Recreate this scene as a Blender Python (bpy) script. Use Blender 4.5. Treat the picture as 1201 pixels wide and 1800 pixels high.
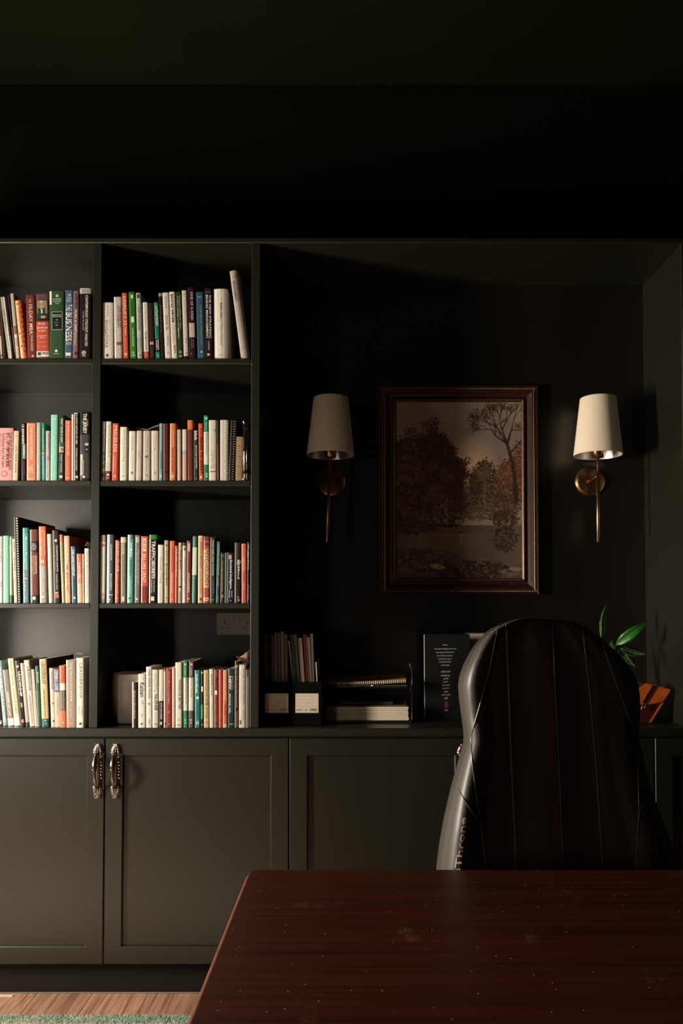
import bpy, math, random
import numpy as np
from mathutils import Vector, Matrix
for o in list(bpy.data.objects): bpy.data.objects.remove(o)
SC = bpy.context.scene
COL = SC.collection
# ------------------------------------------------------------------ camera
F, PX, PY = 1318.0, 625.0, 1026.0          # focal length and principal point in pixels of a 1201x1800 frame
TH = math.radians(1.6)
CAMZ = 1.33
cam = bpy.data.cameras.new('camera'); cob = bpy.data.objects.new('camera', cam); COL.objects.link(cob)
cam.sensor_fit = 'VERTICAL'; cam.sensor_height = 36.0; cam.lens = 36.0 * F / 1800.0
cam.shift_x = (600.5 - PX) / 1800.0; cam.shift_y = (PY - 900.0) / 1800.0
cam.clip_start = 0.05
cob.location = (0, 0, CAMZ); cob.rotation_euler = (math.pi / 2 + TH, 0, 0)
SC.camera = cob
# ------------------------------------------------------------------ light
w = bpy.data.worlds.new('world'); SC.world = w; w.use_nodes = True
w.node_tree.nodes['Background'].inputs[0].default_value = (0.75, 0.85, 1.0, 1)
w.node_tree.nodes['Background'].inputs[1].default_value = 0.003
L = bpy.data.lights.new('window_daylight', 'AREA'); L.shape = 'RECTANGLE'; L.size = 0.95; L.size_y = 0.32
L.energy = 200; L.color = (1.0, 0.90, 0.76)
lo = bpy.data.objects.new('window_daylight', L); COL.objects.link(lo)
lo.location = (-2.77, 1.60, 1.33); lo.rotation_euler = (0, -math.pi / 2 + 0.17, 0)
L2 = bpy.data.lights.new('added_fill_light', 'AREA'); L2.shape = 'RECTANGLE'; L2.size = 0.9; L2.size_y = 0.6  # added unseen fill: raises the shelf-back glow and lifts the shaded parts
L2.energy = 23; L2.color = (1.0, 0.90, 0.76)
l2 = bpy.data.objects.new('added_fill_light', L2); COL.objects.link(l2)
l2.location = (-2.77, -1.0, 1.28); l2.rotation_euler = (0, -math.pi / 2, 0)
SC.view_settings.view_transform = 'Standard'; SC.view_settings.look = 'None'
SC.view_settings.gamma = 1.0; SC.view_settings.use_curve_mapping = False
SC.view_settings.exposure = 0.0

def at(px, py, Y):
    "world point on the plane y = Y seen at photograph pixel (px, py)"
    a = (px - PX) / F; b = -(py - PY) / F
    dy = math.cos(TH) - math.sin(TH) * b; dz = math.sin(TH) + math.cos(TH) * b
    k = Y / dy
    return Vector((a * k, Y, CAMZ + dz * k))

# ------------------------------------------------------------------ helpers
def lin(h):
    if not isinstance(h, str): return tuple(h)
    r = []
    for i in (0, 2, 4):
        c = int(h[i:i + 2], 16) / 255.0
        r.append(c / 12.92 if c <= 0.04045 else ((c + 0.055) / 1.055) ** 2.4)
    return tuple(r)

_mats = {}
def mat(name, col, rough=0.6, metal=0.0, spec=0.5, noise=0.0, nscale=60.0, bump=0.0, bscale=200.0, coat=0.0, sheen=0.0, ani=0.0, fn=None):
    if name in _mats: return _mats[name]
    m = bpy.data.materials.new(name); m.use_nodes = True; nt = m.node_tree
    b = nt.nodes['Principled BSDF']; c = lin(col)
    b.inputs['Base Color'].default_value = (*c, 1); b.inputs['Roughness'].default_value = rough
    b.inputs['Metallic'].default_value = metal; b.inputs['Specular IOR Level'].default_value = spec
    b.inputs['Coat Weight'].default_value = coat; b.inputs['Sheen Weight'].default_value = sheen
    tc = nt.nodes.new('ShaderNodeTexCoord')
    if noise:
        n = nt.nodes.new('ShaderNodeTexNoise'); n.inputs['Scale'].default_value = nscale; n.inputs['Detail'].default_value = 4
        nt.links.new(tc.outputs['Object'], n.inputs['Vector'])
        r = nt.nodes.new('ShaderNodeValToRGB')
        r.color_ramp.elements[0].position = 0.3; r.color_ramp.elements[1].position = 0.7
        r.color_ramp.elements[0].color = (*[max(0, x * (1 - noise)) for x in c], 1)
        r.color_ramp.elements[1].color = (*[min(1, x * (1 + noise)) for x in c], 1)
        nt.links.new(n.outputs['Fac'], r.inputs[0]); nt.links.new(r.outputs[0], b.inputs['Base Color'])
    if bump:
        n2 = nt.nodes.new('ShaderNodeTexNoise'); n2.inputs['Scale'].default_value = bscale; n2.inputs['Detail'].default_value = 3
        nt.links.new(tc.outputs['Object'], n2.inputs['Vector'])
        bp = nt.nodes.new('ShaderNodeBump'); bp.inputs['Strength'].default_value = bump; bp.inputs['Distance'].default_value = 0.002
        nt.links.new(n2.outputs['Fac'], bp.inputs['Height']); nt.links.new(bp.outputs[0], b.inputs['Normal'])
    if fn: fn(nt, b, tc)
    _mats[name] = m; return m

def cmat(h, rough=0.5):
    c = lin(h); l = sum(c) / 3; s = max(c) - min(c); k = .86 if s > .12 else 1.0
    c = tuple((l * .14 + x * .86) * k for x in c)
    return mat('print_' + h + '_%d' % int(rough * 100), c, rough, noise=0.07, nscale=90, spec=0.35)

class MB:
    def __init__(s): s.v = []; s.f = []; s.m = []; s.mats = []; s.sm = []
    def mi(s, m):
        if m is None: return 0
        if m not in s.mats: s.mats.append(m)
        return s.mats.index(m)
    def add(s, vs, fs, m=None, smooth=False):
        b = len(s.v); s.v += [tuple(p) for p in vs]; i = s.mi(m)
        for f in fs: s.f.append(tuple(b + k for k in f)); s.m.append(i); s.sm.append(smooth)
    def box(s, x0, y0, z0, x1, y1, z1, m=None, bv=0.0):
        if bv <= 0:
            vs = [(x, y, z) for x in (x0, x1) for y in (y0, y1) for z in (z0, z1)]
            s.add(vs, [(0, 1, 3, 2), (4, 6, 7, 5), (0, 4, 5, 1), (2, 3, 7, 6), (0, 2, 6, 4), (1, 5, 7, 3)], m); return
        # chamfered box: 24 vertices
        vs = []; idx = {}
        for i, x in enumerate((x0, x1)):
            for j, y in enumerate((y0, y1)):
                for k, z in enumerate((z0, z1)):
                    sx = bv if i == 0 else -bv; sy = bv if j == 0 else -bv; sz = bv if k == 0 else -bv
                    idx[i, j, k, 0] = len(vs); vs.append((x, y + sy, z + sz))
                    idx[i, j, k, 1] = len(vs); vs.append((x + sx, y, z + sz))
                    idx[i, j, k, 2] = len(vs); vs.append((x + sx, y + sy, z))
        fs = []
        for i in (0, 1):
            q = [idx[i, 0, 0, 0], idx[i, 1, 0, 0], idx[i, 1, 1, 0], idx[i, 0, 1, 0]]; fs.append(q if i else q[::-1])
            q = [idx[0, i, 0, 1], idx[0, i, 1, 1], idx[1, i, 1, 1], idx[1, i, 0, 1]]; fs.append(q if i else q[::-1])
            q = [idx[0, 0, i, 2], idx[1, 0, i, 2], idx[1, 1, i, 2], idx[0, 1, i, 2]]; fs.append(q if i else q[::-1])
        for a in (0, 1):
            for b in (0, 1):
                fs.append([idx[a, b, 0, 0], idx[a, b, 1, 0], idx[a, b, 1, 1], idx[a, b, 0, 1]])
                fs.append([idx[a, 0, b, 0], idx[a, 1, b, 0], idx[a, 1, b, 2], idx[a, 0, b, 2]])
                fs.append([idx[0, a, b, 1], idx[1, a, b, 1], idx[1, a, b, 2], idx[0, a, b, 2]])
                for c in (0, 1): fs.append([idx[a, b, c, 0], idx[a, b, c, 1], idx[a, b, c, 2]])
        s.add(vs, fs, m)
    def tube(s, pts, r, m=None, n=8, cap=True, smooth=True, closed=False):
        pts = [Vector(p) for p in pts]; rs = r if isinstance(r, (list, tuple)) else [r] * len(pts)
        vs = []; N = len(pts); up = None
        for i, p in enumerate(pts):
            if closed: d = pts[(i + 1) % N] - pts[i - 1]
            else: d = pts[min(i + 1, N - 1)] - pts[max(i - 1, 0)]
            d.normalize()
            if up is None: up = Vector((0, 0, 1)) if abs(d.z) < 0.9 else Vector((0, 1, 0))
            a = d.cross(up)
            if a.length < 1e-5: a = d.orthogonal()
            a.normalize(); b = a.cross(d).normalized(); up = b
            for k in range(n):
                t = 2 * math.pi * k / n; vs.append(p + (a * math.cos(t) + b * math.sin(t)) * rs[i])
        fs = []
        for i in range(N if closed else N - 1):
            for k in range(n):
                i2 = (i + 1) % N
                fs.append((i * n + k, i * n + (k + 1) % n, i2 * n + (k + 1) % n, i2 * n + k))
        if cap and not closed: fs += [tuple(range(n))[::-1], tuple((N - 1) * n + k for k in range(n))]
        s.add(vs, fs, m, smooth)
    def lathe(s, prof, c, m=None, n=24, axis='z', smooth=True):
        c = Vector(c); vs = []
        for r, h in prof:
            for k in range(n):
                t = 2 * math.pi * k / n; a, b = r * math.cos(t), r * math.sin(t)
                vs.append(c + (Vector((a, b, h)) if axis == 'z' else Vector((a, -h, b))))
        fs = []
        for i in range(len(prof) - 1):
            for k in range(n): fs.append((i * n + k, i * n + (k + 1) % n, (i + 1) * n + (k + 1) % n, (i + 1) * n + k))
        s.add(vs, fs, m, smooth)
    def blob(s, c, rx, ry, rz, m=None, n=8, k=5, smooth=True):
        c = Vector(c); vs = [c + Vector((0, 0, -rz))]
        for j in range(1, k):
            p = -math.pi / 2 + math.pi * j / k
            for i in range(n):
                t = 2 * math.pi * i / n; vs.append(c + Vector((rx * math.cos(p) * math.cos(t), ry * math.cos(p) * math.sin(t), rz * math.sin(p))))
        vs.append(c + Vector((0, 0, rz))); fs = []
        for i in range(n):
            fs.append((0, 1 + (i + 1) % n, 1 + i))
            for j in range(k - 2): fs.append((1 + j * n + i, 1 + j * n + (i + 1) % n, 1 + (j + 1) * n + (i + 1) % n, 1 + (j + 1) * n + i))
            fs.append((len(vs) - 1, 1 + (k - 2) * n + i, 1 + (k - 2) * n + (i + 1) % n))
        s.add(vs, fs, m, smooth)
    def prism(s, poly, f0, f1, m=None, smooth=False):
        "poly: list of 2d points, f0/f1 map a 2d point to the near and far 3d point"
        n = len(poly); vs = [f0(p) for p in poly] + [f1(p) for p in poly]
        s.add(vs, [tuple(range(n)), tuple(range(2 * n - 1, n - 1, -1))] + [(i, i + n, (i + 1) % n + n, (i + 1) % n) for i in range(n)], m, smooth)
    def mesh(s, name, m=None, fix=True):
        me = bpy.data.meshes.new(name); me.from_pydata(s.v, [], s.f)
        mats = s.mats if s.mats else [m]
        for x in mats: me.materials.append(x or m)
        me.polygons.foreach_set('material_index', s.m); me.polygons.foreach_set('use_smooth', s.sm)
        if fix:
            import bmesh
            bm = bmesh.new(); bm.from_mesh(me); bmesh.ops.recalc_face_normals(bm, faces=bm.faces); bm.to_mesh(me); bm.free()
        me.update(); return me
    def build(s, name, m=None, parent=None, loc=None, rot=None, fix=True):
        o = bpy.data.objects.new(name, s.mesh(name, m, fix)); COL.objects.link(o)
        if parent is not None: o.parent = parent
        if loc is not None: o.location = loc
        if rot is not None: o.rotation_euler = rot
        return o

def link(name, me, parent=None, loc=None, rot=None, scale=None):
    o = bpy.data.objects.new(name, me); COL.objects.link(o)
    if parent is not None: o.parent = parent
    if loc is not None: o.location = loc
    if rot is not None: o.rotation_euler = rot
    if scale is not None: o.scale = scale
    return o
def tag(o, label, cat, group=None):
    o['label'] = label; o['category'] = cat
    if group: o['group'] = group
    return o
def thing(name, loc, label, cat, group=None, rot=None):
    o = bpy.data.objects.new(name, None); COL.objects.link(o); o.location = loc; o.empty_display_size = 0.05
    if rot is not None: o.rotation_euler = rot
    return tag(o, label, cat, group)
def struct(o, label=None):
    o['kind'] = 'structure'
    if label: o['label'] = label
    return o

# ------------------------------------------------------------------ materials
def f_paint(nt, b, tc): pass
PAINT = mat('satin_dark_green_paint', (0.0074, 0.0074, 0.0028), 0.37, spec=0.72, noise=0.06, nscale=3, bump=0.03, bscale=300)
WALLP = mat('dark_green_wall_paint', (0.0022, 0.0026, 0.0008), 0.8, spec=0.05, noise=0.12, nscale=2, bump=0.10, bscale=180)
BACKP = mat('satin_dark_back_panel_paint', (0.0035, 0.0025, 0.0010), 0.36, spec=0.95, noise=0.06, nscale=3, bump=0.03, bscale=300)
CEILP = mat('dark_green_ceiling_paint', (0.004, 0.0065, 0.0012), 0.7, spec=0.08, noise=0.1, nscale=2, bump=0.1, bscale=150)
KICKP = mat('plinth_paint', (0.005, 0.004, 0.0025), 0.6, spec=0.2, noise=0.1)
PAGES = mat('book_pages', 'd9cfb8', 0.9, noise=0.1, nscale=300)
BRASS = mat('aged_brass', (0.42, 0.25, 0.13), 0.30, metal=1.0, noise=0.15, nscale=30)
PEWT = mat('antique_pewter', (0.26, 0.21, 0.18), 0.22, metal=1.0, noise=0.35, nscale=120)
BLKM = mat('black_metal', (0.006, 0.006, 0.006), 0.3, spec=0.5)
BLKP = mat('black_card', (0.004, 0.004, 0.004), 0.6, spec=.2)
def f_shade(nt, b, tc):
    wv = nt.nodes.new('ShaderNodeTexNoise'); mp = nt.nodes.new('ShaderNodeMapping'); mp.inputs['Scale'].default_value = (300, 300, 12)
    nt.links.new(tc.outputs['Object'], mp.inputs[0]); nt.links.new(mp.outputs[0], wv.inputs['Vector']); wv.inputs['Scale'].default_value = 1
    bp = nt.nodes.new('ShaderNodeBump'); bp.inputs['Strength'].default_value = 0.25; bp.inputs['Distance'].default_value = 0.001
    nt.links.new(wv.outputs['Fac'], bp.inputs['Height']); nt.links.new(bp.outputs[0], b.inputs['Normal'])
SHADE = mat('linen_shade_fabric', 'd8c8b0', 0.85, fn=f_shade)
LINING = mat('silver_shade_lining', (0.55, 0.5, 0.45), 0.35, metal=0.8)
# ------------------------------------------------------------------ room
YF, YB = 2.57, 2.92                        # front and back plane of the bookcase
def zf(py, Y=YF): return at(625, py, Y).z
def xf(px, Y=YF): return at(px, 1000, Y).x
ZC = zf(148, 2.94)                         # ceiling height
XL, XR, YN = -2.8, 1.75, -1.6
def f_plank(nt, b, tc):
    oi = nt.nodes.new('ShaderNodeObjectInfo')
    mp = nt.nodes.new('ShaderNodeMapping'); mp.inputs['Scale'].default_value = (38, 2.4, 38)
    ad = nt.nodes.new('ShaderNodeVectorMath'); ad.operation = 'ADD'
    sc = nt.nodes.new('ShaderNodeVectorMath'); sc.operation = 'SCALE'; sc.inputs[0].default_value = (7, 31, 3)
    nt.links.new(oi.outputs['Random'], sc.inputs['Scale'])
    nt.links.new(tc.outputs['Object'], ad.inputs[0]); nt.links.new(sc.outputs[0], ad.inputs[1]); nt.links.new(ad.outputs[0], mp.inputs[0])
    n = nt.nodes.new('ShaderNodeTexNoise'); n.inputs['Scale'].default_value = 1; n.inputs['Detail'].default_value = 6; n.inputs['Distortion'].default_value = 1.2
    nt.links.new(mp.outputs[0], n.inputs['Vector'])
    r = nt.nodes.new('ShaderNodeValToRGB'); e = r.color_ramp.elements
    e[0].position = 0.33; e[0].color = (0.15, 0.075, 0.045, 1); e[1].position = 0.62; e[1].color = (0.34, 0.185, 0.115, 1)
    nt.links.new(n.outputs['Fac'], r.inputs[0])
    mx = nt.nodes.new('ShaderNodeMix'); mx.data_type = 'RGBA'; mx.blend_type = 'MULTIPLY'; mx.inputs[0].default_value = 1
    rr = nt.nodes.new('ShaderNodeMapRange'); rr.inputs[3].default_value = 0.8; rr.inputs[4].default_value = 1.15
    nt.links.new(oi.outputs['Random'], rr.inputs[0])
    nt.links.new(r.outputs[0], mx.inputs[6]); nt.links.new(rr.outputs[0], mx.inputs[7]); nt.links.new(mx.outputs[2], b.inputs['Base Color'])
    bp = nt.nodes.new('ShaderNodeBump'); bp.inputs['Strength'].default_value = 0.15; bp.inputs['Distance'].default_value = 0.001
    nt.links.new(n.outputs['Fac'], bp.inputs['Height']); nt.links.new(bp.outputs[0], b.inputs['Normal'])
PLANK = mat('oiled_walnut_plank', (0.2, 0.1, 0.06), 0.42, fn=f_plank)
m = MB(); m.box(XL - .1, YN - .1, -.05, XR + .1, 3.05, -0.004, mat('subfloor', (0.02, 0.012, 0.008), 0.9, noise=.2)); floor = struct(m.build('floor'))
PW, PLN = 0.19, 1.22
m = MB(); m.box(.0006, .0006, 0, PW - .0006, PLN - .0006, .004, PLANK, bv=.0008); pme = m.mesh('plank')
random.seed(4)
nc = int((XR - XL) / PW) + 1
for i in range(nc):
    x = XL + i * PW; off = random.random() * PLN
    y = YN - off
    while y < 2.94:
        y0 = max(y, YN); y1 = min(y + PLN, 2.94); wd = min(PW, XR - x)
        if y1 - y0 > .05 and wd > .02:
            link('plank', pme, floor, (x, y0, -.004), None, (wd / PW, (y1 - y0) / PLN, 1))
        y += PLN
def wall(name, a, b, mt=WALLP):
    m = MB(); m.box(*a, *b, mt); return struct(m.build(name))
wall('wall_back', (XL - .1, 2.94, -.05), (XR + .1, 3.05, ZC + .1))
wall('ceiling', (XL - .1, YN - .1, ZC), (XR + .1, 3.05, ZC + .1), CEILP)
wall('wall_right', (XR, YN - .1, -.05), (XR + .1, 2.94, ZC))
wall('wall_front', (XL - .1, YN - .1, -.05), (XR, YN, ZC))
# left wall with the window opening and a made-up second one for the fill light
WY0, WY1, WZ0, WZ1 = 1.39, 1.81, 0.6, 1.8
VY0, VY1 = -1.35, -.65
m = MB(); m.box(XL - .1, YN, -.05, XL, VY0, ZC, WALLP); m.box(XL - .1, VY1, -.05, XL, WY0, ZC, WALLP); m.box(XL - .1, VY0, -.05, XL, VY1, WZ0, WALLP); m.box(XL - .1, VY0, WZ1, XL, VY1, ZC, WALLP); m.box(XL - .1, WY1, -.05, XL, 2.94, ZC, WALLP)
m.box(XL - .1, WY0, -.05, XL, WY1, WZ0, WALLP); m.box(XL - .1, WY0, WZ1, XL, WY1, ZC, WALLP); struct(m.build('wall_left'))
for wn_, (A0, A1) in (('window_1', (WY0, WY1)), ('added_window', (VY0, VY1))):  # the second frame is invented, only to house the added fill light
  m = MB()
  for a in ((A0, WZ0, A0 + .05, WZ1), (A1 - .05, WZ0, A1, WZ1), (A0, WZ0, A1, WZ0 + .05), (A0, WZ1 - .05, A1, WZ1)):
    m.box(XL - .08, a[0], a[1], XL - .035, a[2], a[3], mat('window_frame_paint', 'c8c2b4', 0.5, noise=.05))
  struct(m.build(wn_))
m = MB(); m.box(XL + .003, YN, 0, XL + .018, 2.5, .14, PAINT, bv=.003); struct(m.build('baseboard_left'))

# ------------------------------------------------------------------ bookcase
ZT = {k: zf(v) for k, v in dict(s1=629.8, s2=844.5, s3=1060.2, top=1279.8).items()}
TB = {'s1': 639.5, 's2': 854, 's3': 1069.5}
zUT, zUB = zf(418), zf(427)                 # top board
BX0 = xf(-254); BX1 = XR - .003
bc = thing('bookcase', ((BX0 + BX1) / 2, YF, ZT['top']), 'tall built-in bookcase painted dark satin green, framing two bays of shelves and the wide niche', 'bookcase')
def part(m, name, parent, mt=None, label=None):
    # geometry given in world coordinates, made relative to the (unrotated) parent chain
    off = Vector((0, 0, 0)); p = parent
    while p is not None: off += p.location; p = p.parent
    m.v = [tuple(Vector(v) - off) for v in m.v]
    o = m.build(name, mt, parent)
    if label: o['label'] = label
    return o
BV = .0024
zc0 = ZT['top']
DV = [(xf(-254), xf(-238)), (xf(159.0 - 0.3), xf(174.4)), (xf(440.3), xf(456.2))]
# vertical dividers
for a, b in DV:
    m = MB(); m.box(a, YF, zc0, b, YB, zUB, PAINT, bv=BV); part(m, 'upright', bc)
XP = xf(1204)
m = MB(); m.box(XP, YF, zc0, XP + .03, YB, zUB, PAINT, bv=BV); part(m, 'side_panel', bc)
m = MB(); m.box(XP + .031, YF + .012, zc0, BX1, YB, zUB, PAINT, bv=BV); part(m, 'filler_panel', bc)
m = MB(); m.box(BX0, YF - .001, zUB, BX1, 2.939, zUT, PAINT, bv=BV); part(m, 'top_board', bc)
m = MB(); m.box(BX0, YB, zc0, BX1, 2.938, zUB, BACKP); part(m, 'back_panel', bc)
for i in range(2):
    for k in ('s1', 's2', 's3'):
        m = MB(); m.box(DV[i][1], YF + .001, zf(TB[k]), DV[i + 1][0], YB, ZT[k], PAINT, bv=BV); part(m, 'shelf', bc)

# ------------------------------------------------------------------ base cabinets
zWB = zf(1295)
wt = MB(); wt.box(BX0, YF - .002, zWB, BX1, 2.938, ZT['top'], PAINT, bv=.0015)
wto = wt.build('worktop'); tag(wto, 'long dark green worktop board between the base cupboards and the shelves', 'worktop')
zD1, zD0 = zf(1297.5), zf(1694.5)
handle_mesh = None
def make_handle():
    m = MB(); Hh = 0.178; rnd = random.Random(3)
    # backplate: scalloped outline, x across, z up, front at -y
    N = 56; prof = []
    for i in range(N + 1):
        t = i / N; d = min(t, 1 - t) * 2            # 0 at the tips .. 1 in the middle
        if d < .42: wdt = .0030 + .0135 * math.sin(math.pi * min(1, d / .42) * .62) ** .8 + .0013 * math.sin(d * 60)
        else: wdt = .0148 - .0065 * min(1, (d - .42) / .12)
        prof.append((wdt, (t - .5) * Hh))
    poly = [(w_, z) for w_, z in prof] + [(-w_, z) for w_, z in prof[::-1]]
    n = len(poly) // 2
    vs = []; fs = []
    for i in range(n):
        w_, z = prof[i]
        vs += [(-w_, 0, z), (-w_ * .85, -.003, z), (0, -.0045, z), (w_ * .85, -.003, z), (w_, 0, z)]
    for i in range(n - 1):
        for k in range(4): fs.append((i * 5 + k, i * 5 + k + 1, (i + 1) * 5 + k + 1, (i + 1) * 5 + k))
    m.add(vs, fs, PEWT, True)
    for s in (-1, 1):                               # leaf scrolls at both ends
        for j in range(7):
            z = s * (.5 * Hh - .004 - j * .0055); ww = .003 + .0095 * math.sin(math.pi * min(1, (j + 1) / 7.5) * .6)
            for q in (-1, 1):
                pts = []
                for a in range(9):
                    t = a / 8 * 4.6; r = .0046 * (1 - a / 12)
                    pts.append((q * (ww * .75 + r * math.cos(t + .6)), -.0055 - .0008 * a / 8, z + s * r * math.sin(t + .6)))
                m.tube(pts, [.0013] * 5 + [.0011, .001, .0009, .0008], PEWT, 5)
            m.blob((0, -.0055, z), .0022, .002, .0026, PEWT, 6, 4)
    for k in range(6):                              # row of beads down the plate
        m.blob((.0105 if k % 2 else .0095, -.0045, .028 - k * .0105), .0022, .0026, .0030, PEWT, 6, 4)
    pts = []; rs = []
    for i in range(25):
        t = i / 24; z = .058 - .116 * t
        y = -.004 - .026 * math.sin(math.pi * t) ** .6
        r = .0042 + .0042 * math.exp(-((t - .28) / .16) ** 2) + .0008 * math.exp(-((t - .75) / .15) ** 2)
        pts.append((-.003, y, z)); rs.append(r)
    m.tube(pts, rs, PEWT, 12)
    for t in (.30, .42):
        z = .058 - .116 * t; y = -.004 - .026 * math.sin(math.pi * t) ** .6
        m.tube([(-.003 + .0075 * math.cos(a), y + .0075 * math.sin(a), z) for a in [k * math.pi / 5 for k in range(10)]], .0012, PEWT, 5, closed=True)
    m.v = [(x * 1.18, y, z * 1.02) for x, y, z in m.v]
    return m.mesh('handle')
handle_mesh = make_handle()
def door(parent, p0, p1, i0, i1, hx=None):
    "p0,p1 outer pixel columns of the door, i0,i1 of its sunk panel"
    x0, x1 = xf(p0), xf(p1); y0 = YF - .004; y1 = YF + .018
    a, b = xf(i0), xf(i1); zt, zb = zf(1328.5), zf(1663)
    v_ = .0026; m = MB(); vs = []; rings = [(0, y1, 0), (0, y0 + v_, 0), (v_, y0, 0), (-v_, y0, 1), (0, y0 + v_, 1), (0, y1, 1)]
    for e, yy_, inn in rings:
        X0, X1, Z0, Z1 = (a, b, zb, zt) if inn else (x0, x1, zD0, zD1)
        vs += [(X0 + e, yy_, Z0 + e), (X1 - e, yy_, Z0 + e), (X1 - e, yy_, Z1 - e), (X0 + e, yy_, Z1 - e)]
    m.add(vs, [(i * 4 + k, i * 4 + (k + 1) % 4, (i + 1) % 6 * 4 + (k + 1) % 4, (i + 1) % 6 * 4 + k) for i in range(6) for k in range(4)], PAINT)
    d = part(m, 'door', parent)
    # the rails' seams are filled: cover strip-free faces joined by a common front
    m = MB(); m.box(a, y0 + .009, zb, b, y1 - .002, zt, PAINT); part(m, 'door_panel', d)
    if hx is not None:
        off = Vector((0, 0, 0)); p = d
        while p is not None: off += p.location; p = p.parent
        hp = at(hx, 1354.5, y0) - off; o = link('handle', handle_mesh, d, hp); o['label'] = 'ornate pewter pull handle'
cabs = [(-254, -133.5, None, None, 'narrow single-door cupboard beyond the far left pair'),
        (-132, 187.6, 189, 508.5, 'double-door cupboard with two pewter pulls, left of the desk under the books'),
        (510, 829, 830.5, 1146, 'double-door cupboard in the middle, partly hidden by the black chair'),
        (1147.5, 1463, None, None, 'single-door cupboard at the far right, beneath the orange leather pouch')]
for c in cabs:
    e = c[3] or c[1]
    x0, x1 = xf(c[0]) - .0015, min(xf(e) + .0015, BX1)
    t = thing('base_cabinet', ((x0 + x1) / 2, YF + .02, zD0), 'dark green shaker ' + c[4], 'cupboard', 'shaker base cupboards')
    m = MB(); m.box(x0, YF + .0185, zD0, x1, 2.938, zWB - .0003, PAINT); part(m, 'cabinet_body', t)
    if c[2]:
        door(t, c[0], c[1], c[0] + 31.5, c[1] - 31, c[1] - 14.5)
        door(t, c[2], c[3], c[2] + 31, c[3] - 31.5, c[2] + 15.3)
    else: door(t, c[0], min(c[1], 1460), c[0] + 31, c[1] - 34)
m = MB(); m.box(BX0, YF + .038, 0.0, BX1, YF + .056, zD0 - .0005, KICKP)
struct(m.build('baseboard_back'))
m = MB(); m.tube([(BX0, YF + .034, .003), (BX1, YF + .034, .003)], .0014, mat('sealant_bead', '5a544a', .5, noise=.1), 6); struct(m.build('trim_1'))
m = MB(); m.box(XL + .02, YF + .012, .0, xf(28), YF + .020, .003, mat('pale_threshold', 'b8ae98', .5, noise=.1)); struct(m.build('trim_2'))
# ------------------------------------------------------------------ books
# each row: pixel frame of one shelf section: (x origin, y origin, scale)
RG = dict(r1a=(0, 460, 5.459), r1z=(0, 500, 12.85), r1b=(160, 460, 7.506), r1c=(300, 460, 7.506), r2a=(0, 700, 6.005), r2b=(160, 700, 7.506), r2c=(300, 700, 7.506),
          r3a=(0, 890, 6.005), r3b=(160, 920, 8.007), r3c=(290, 920, 7.506), r4a=(0, 1120, 6.672), r4b=(160, 1120, 7.506), r4c=(300, 1120, 7.506))
W, K, CR = 'e6dccb', '16120f', 'ddd0ba'
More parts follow.
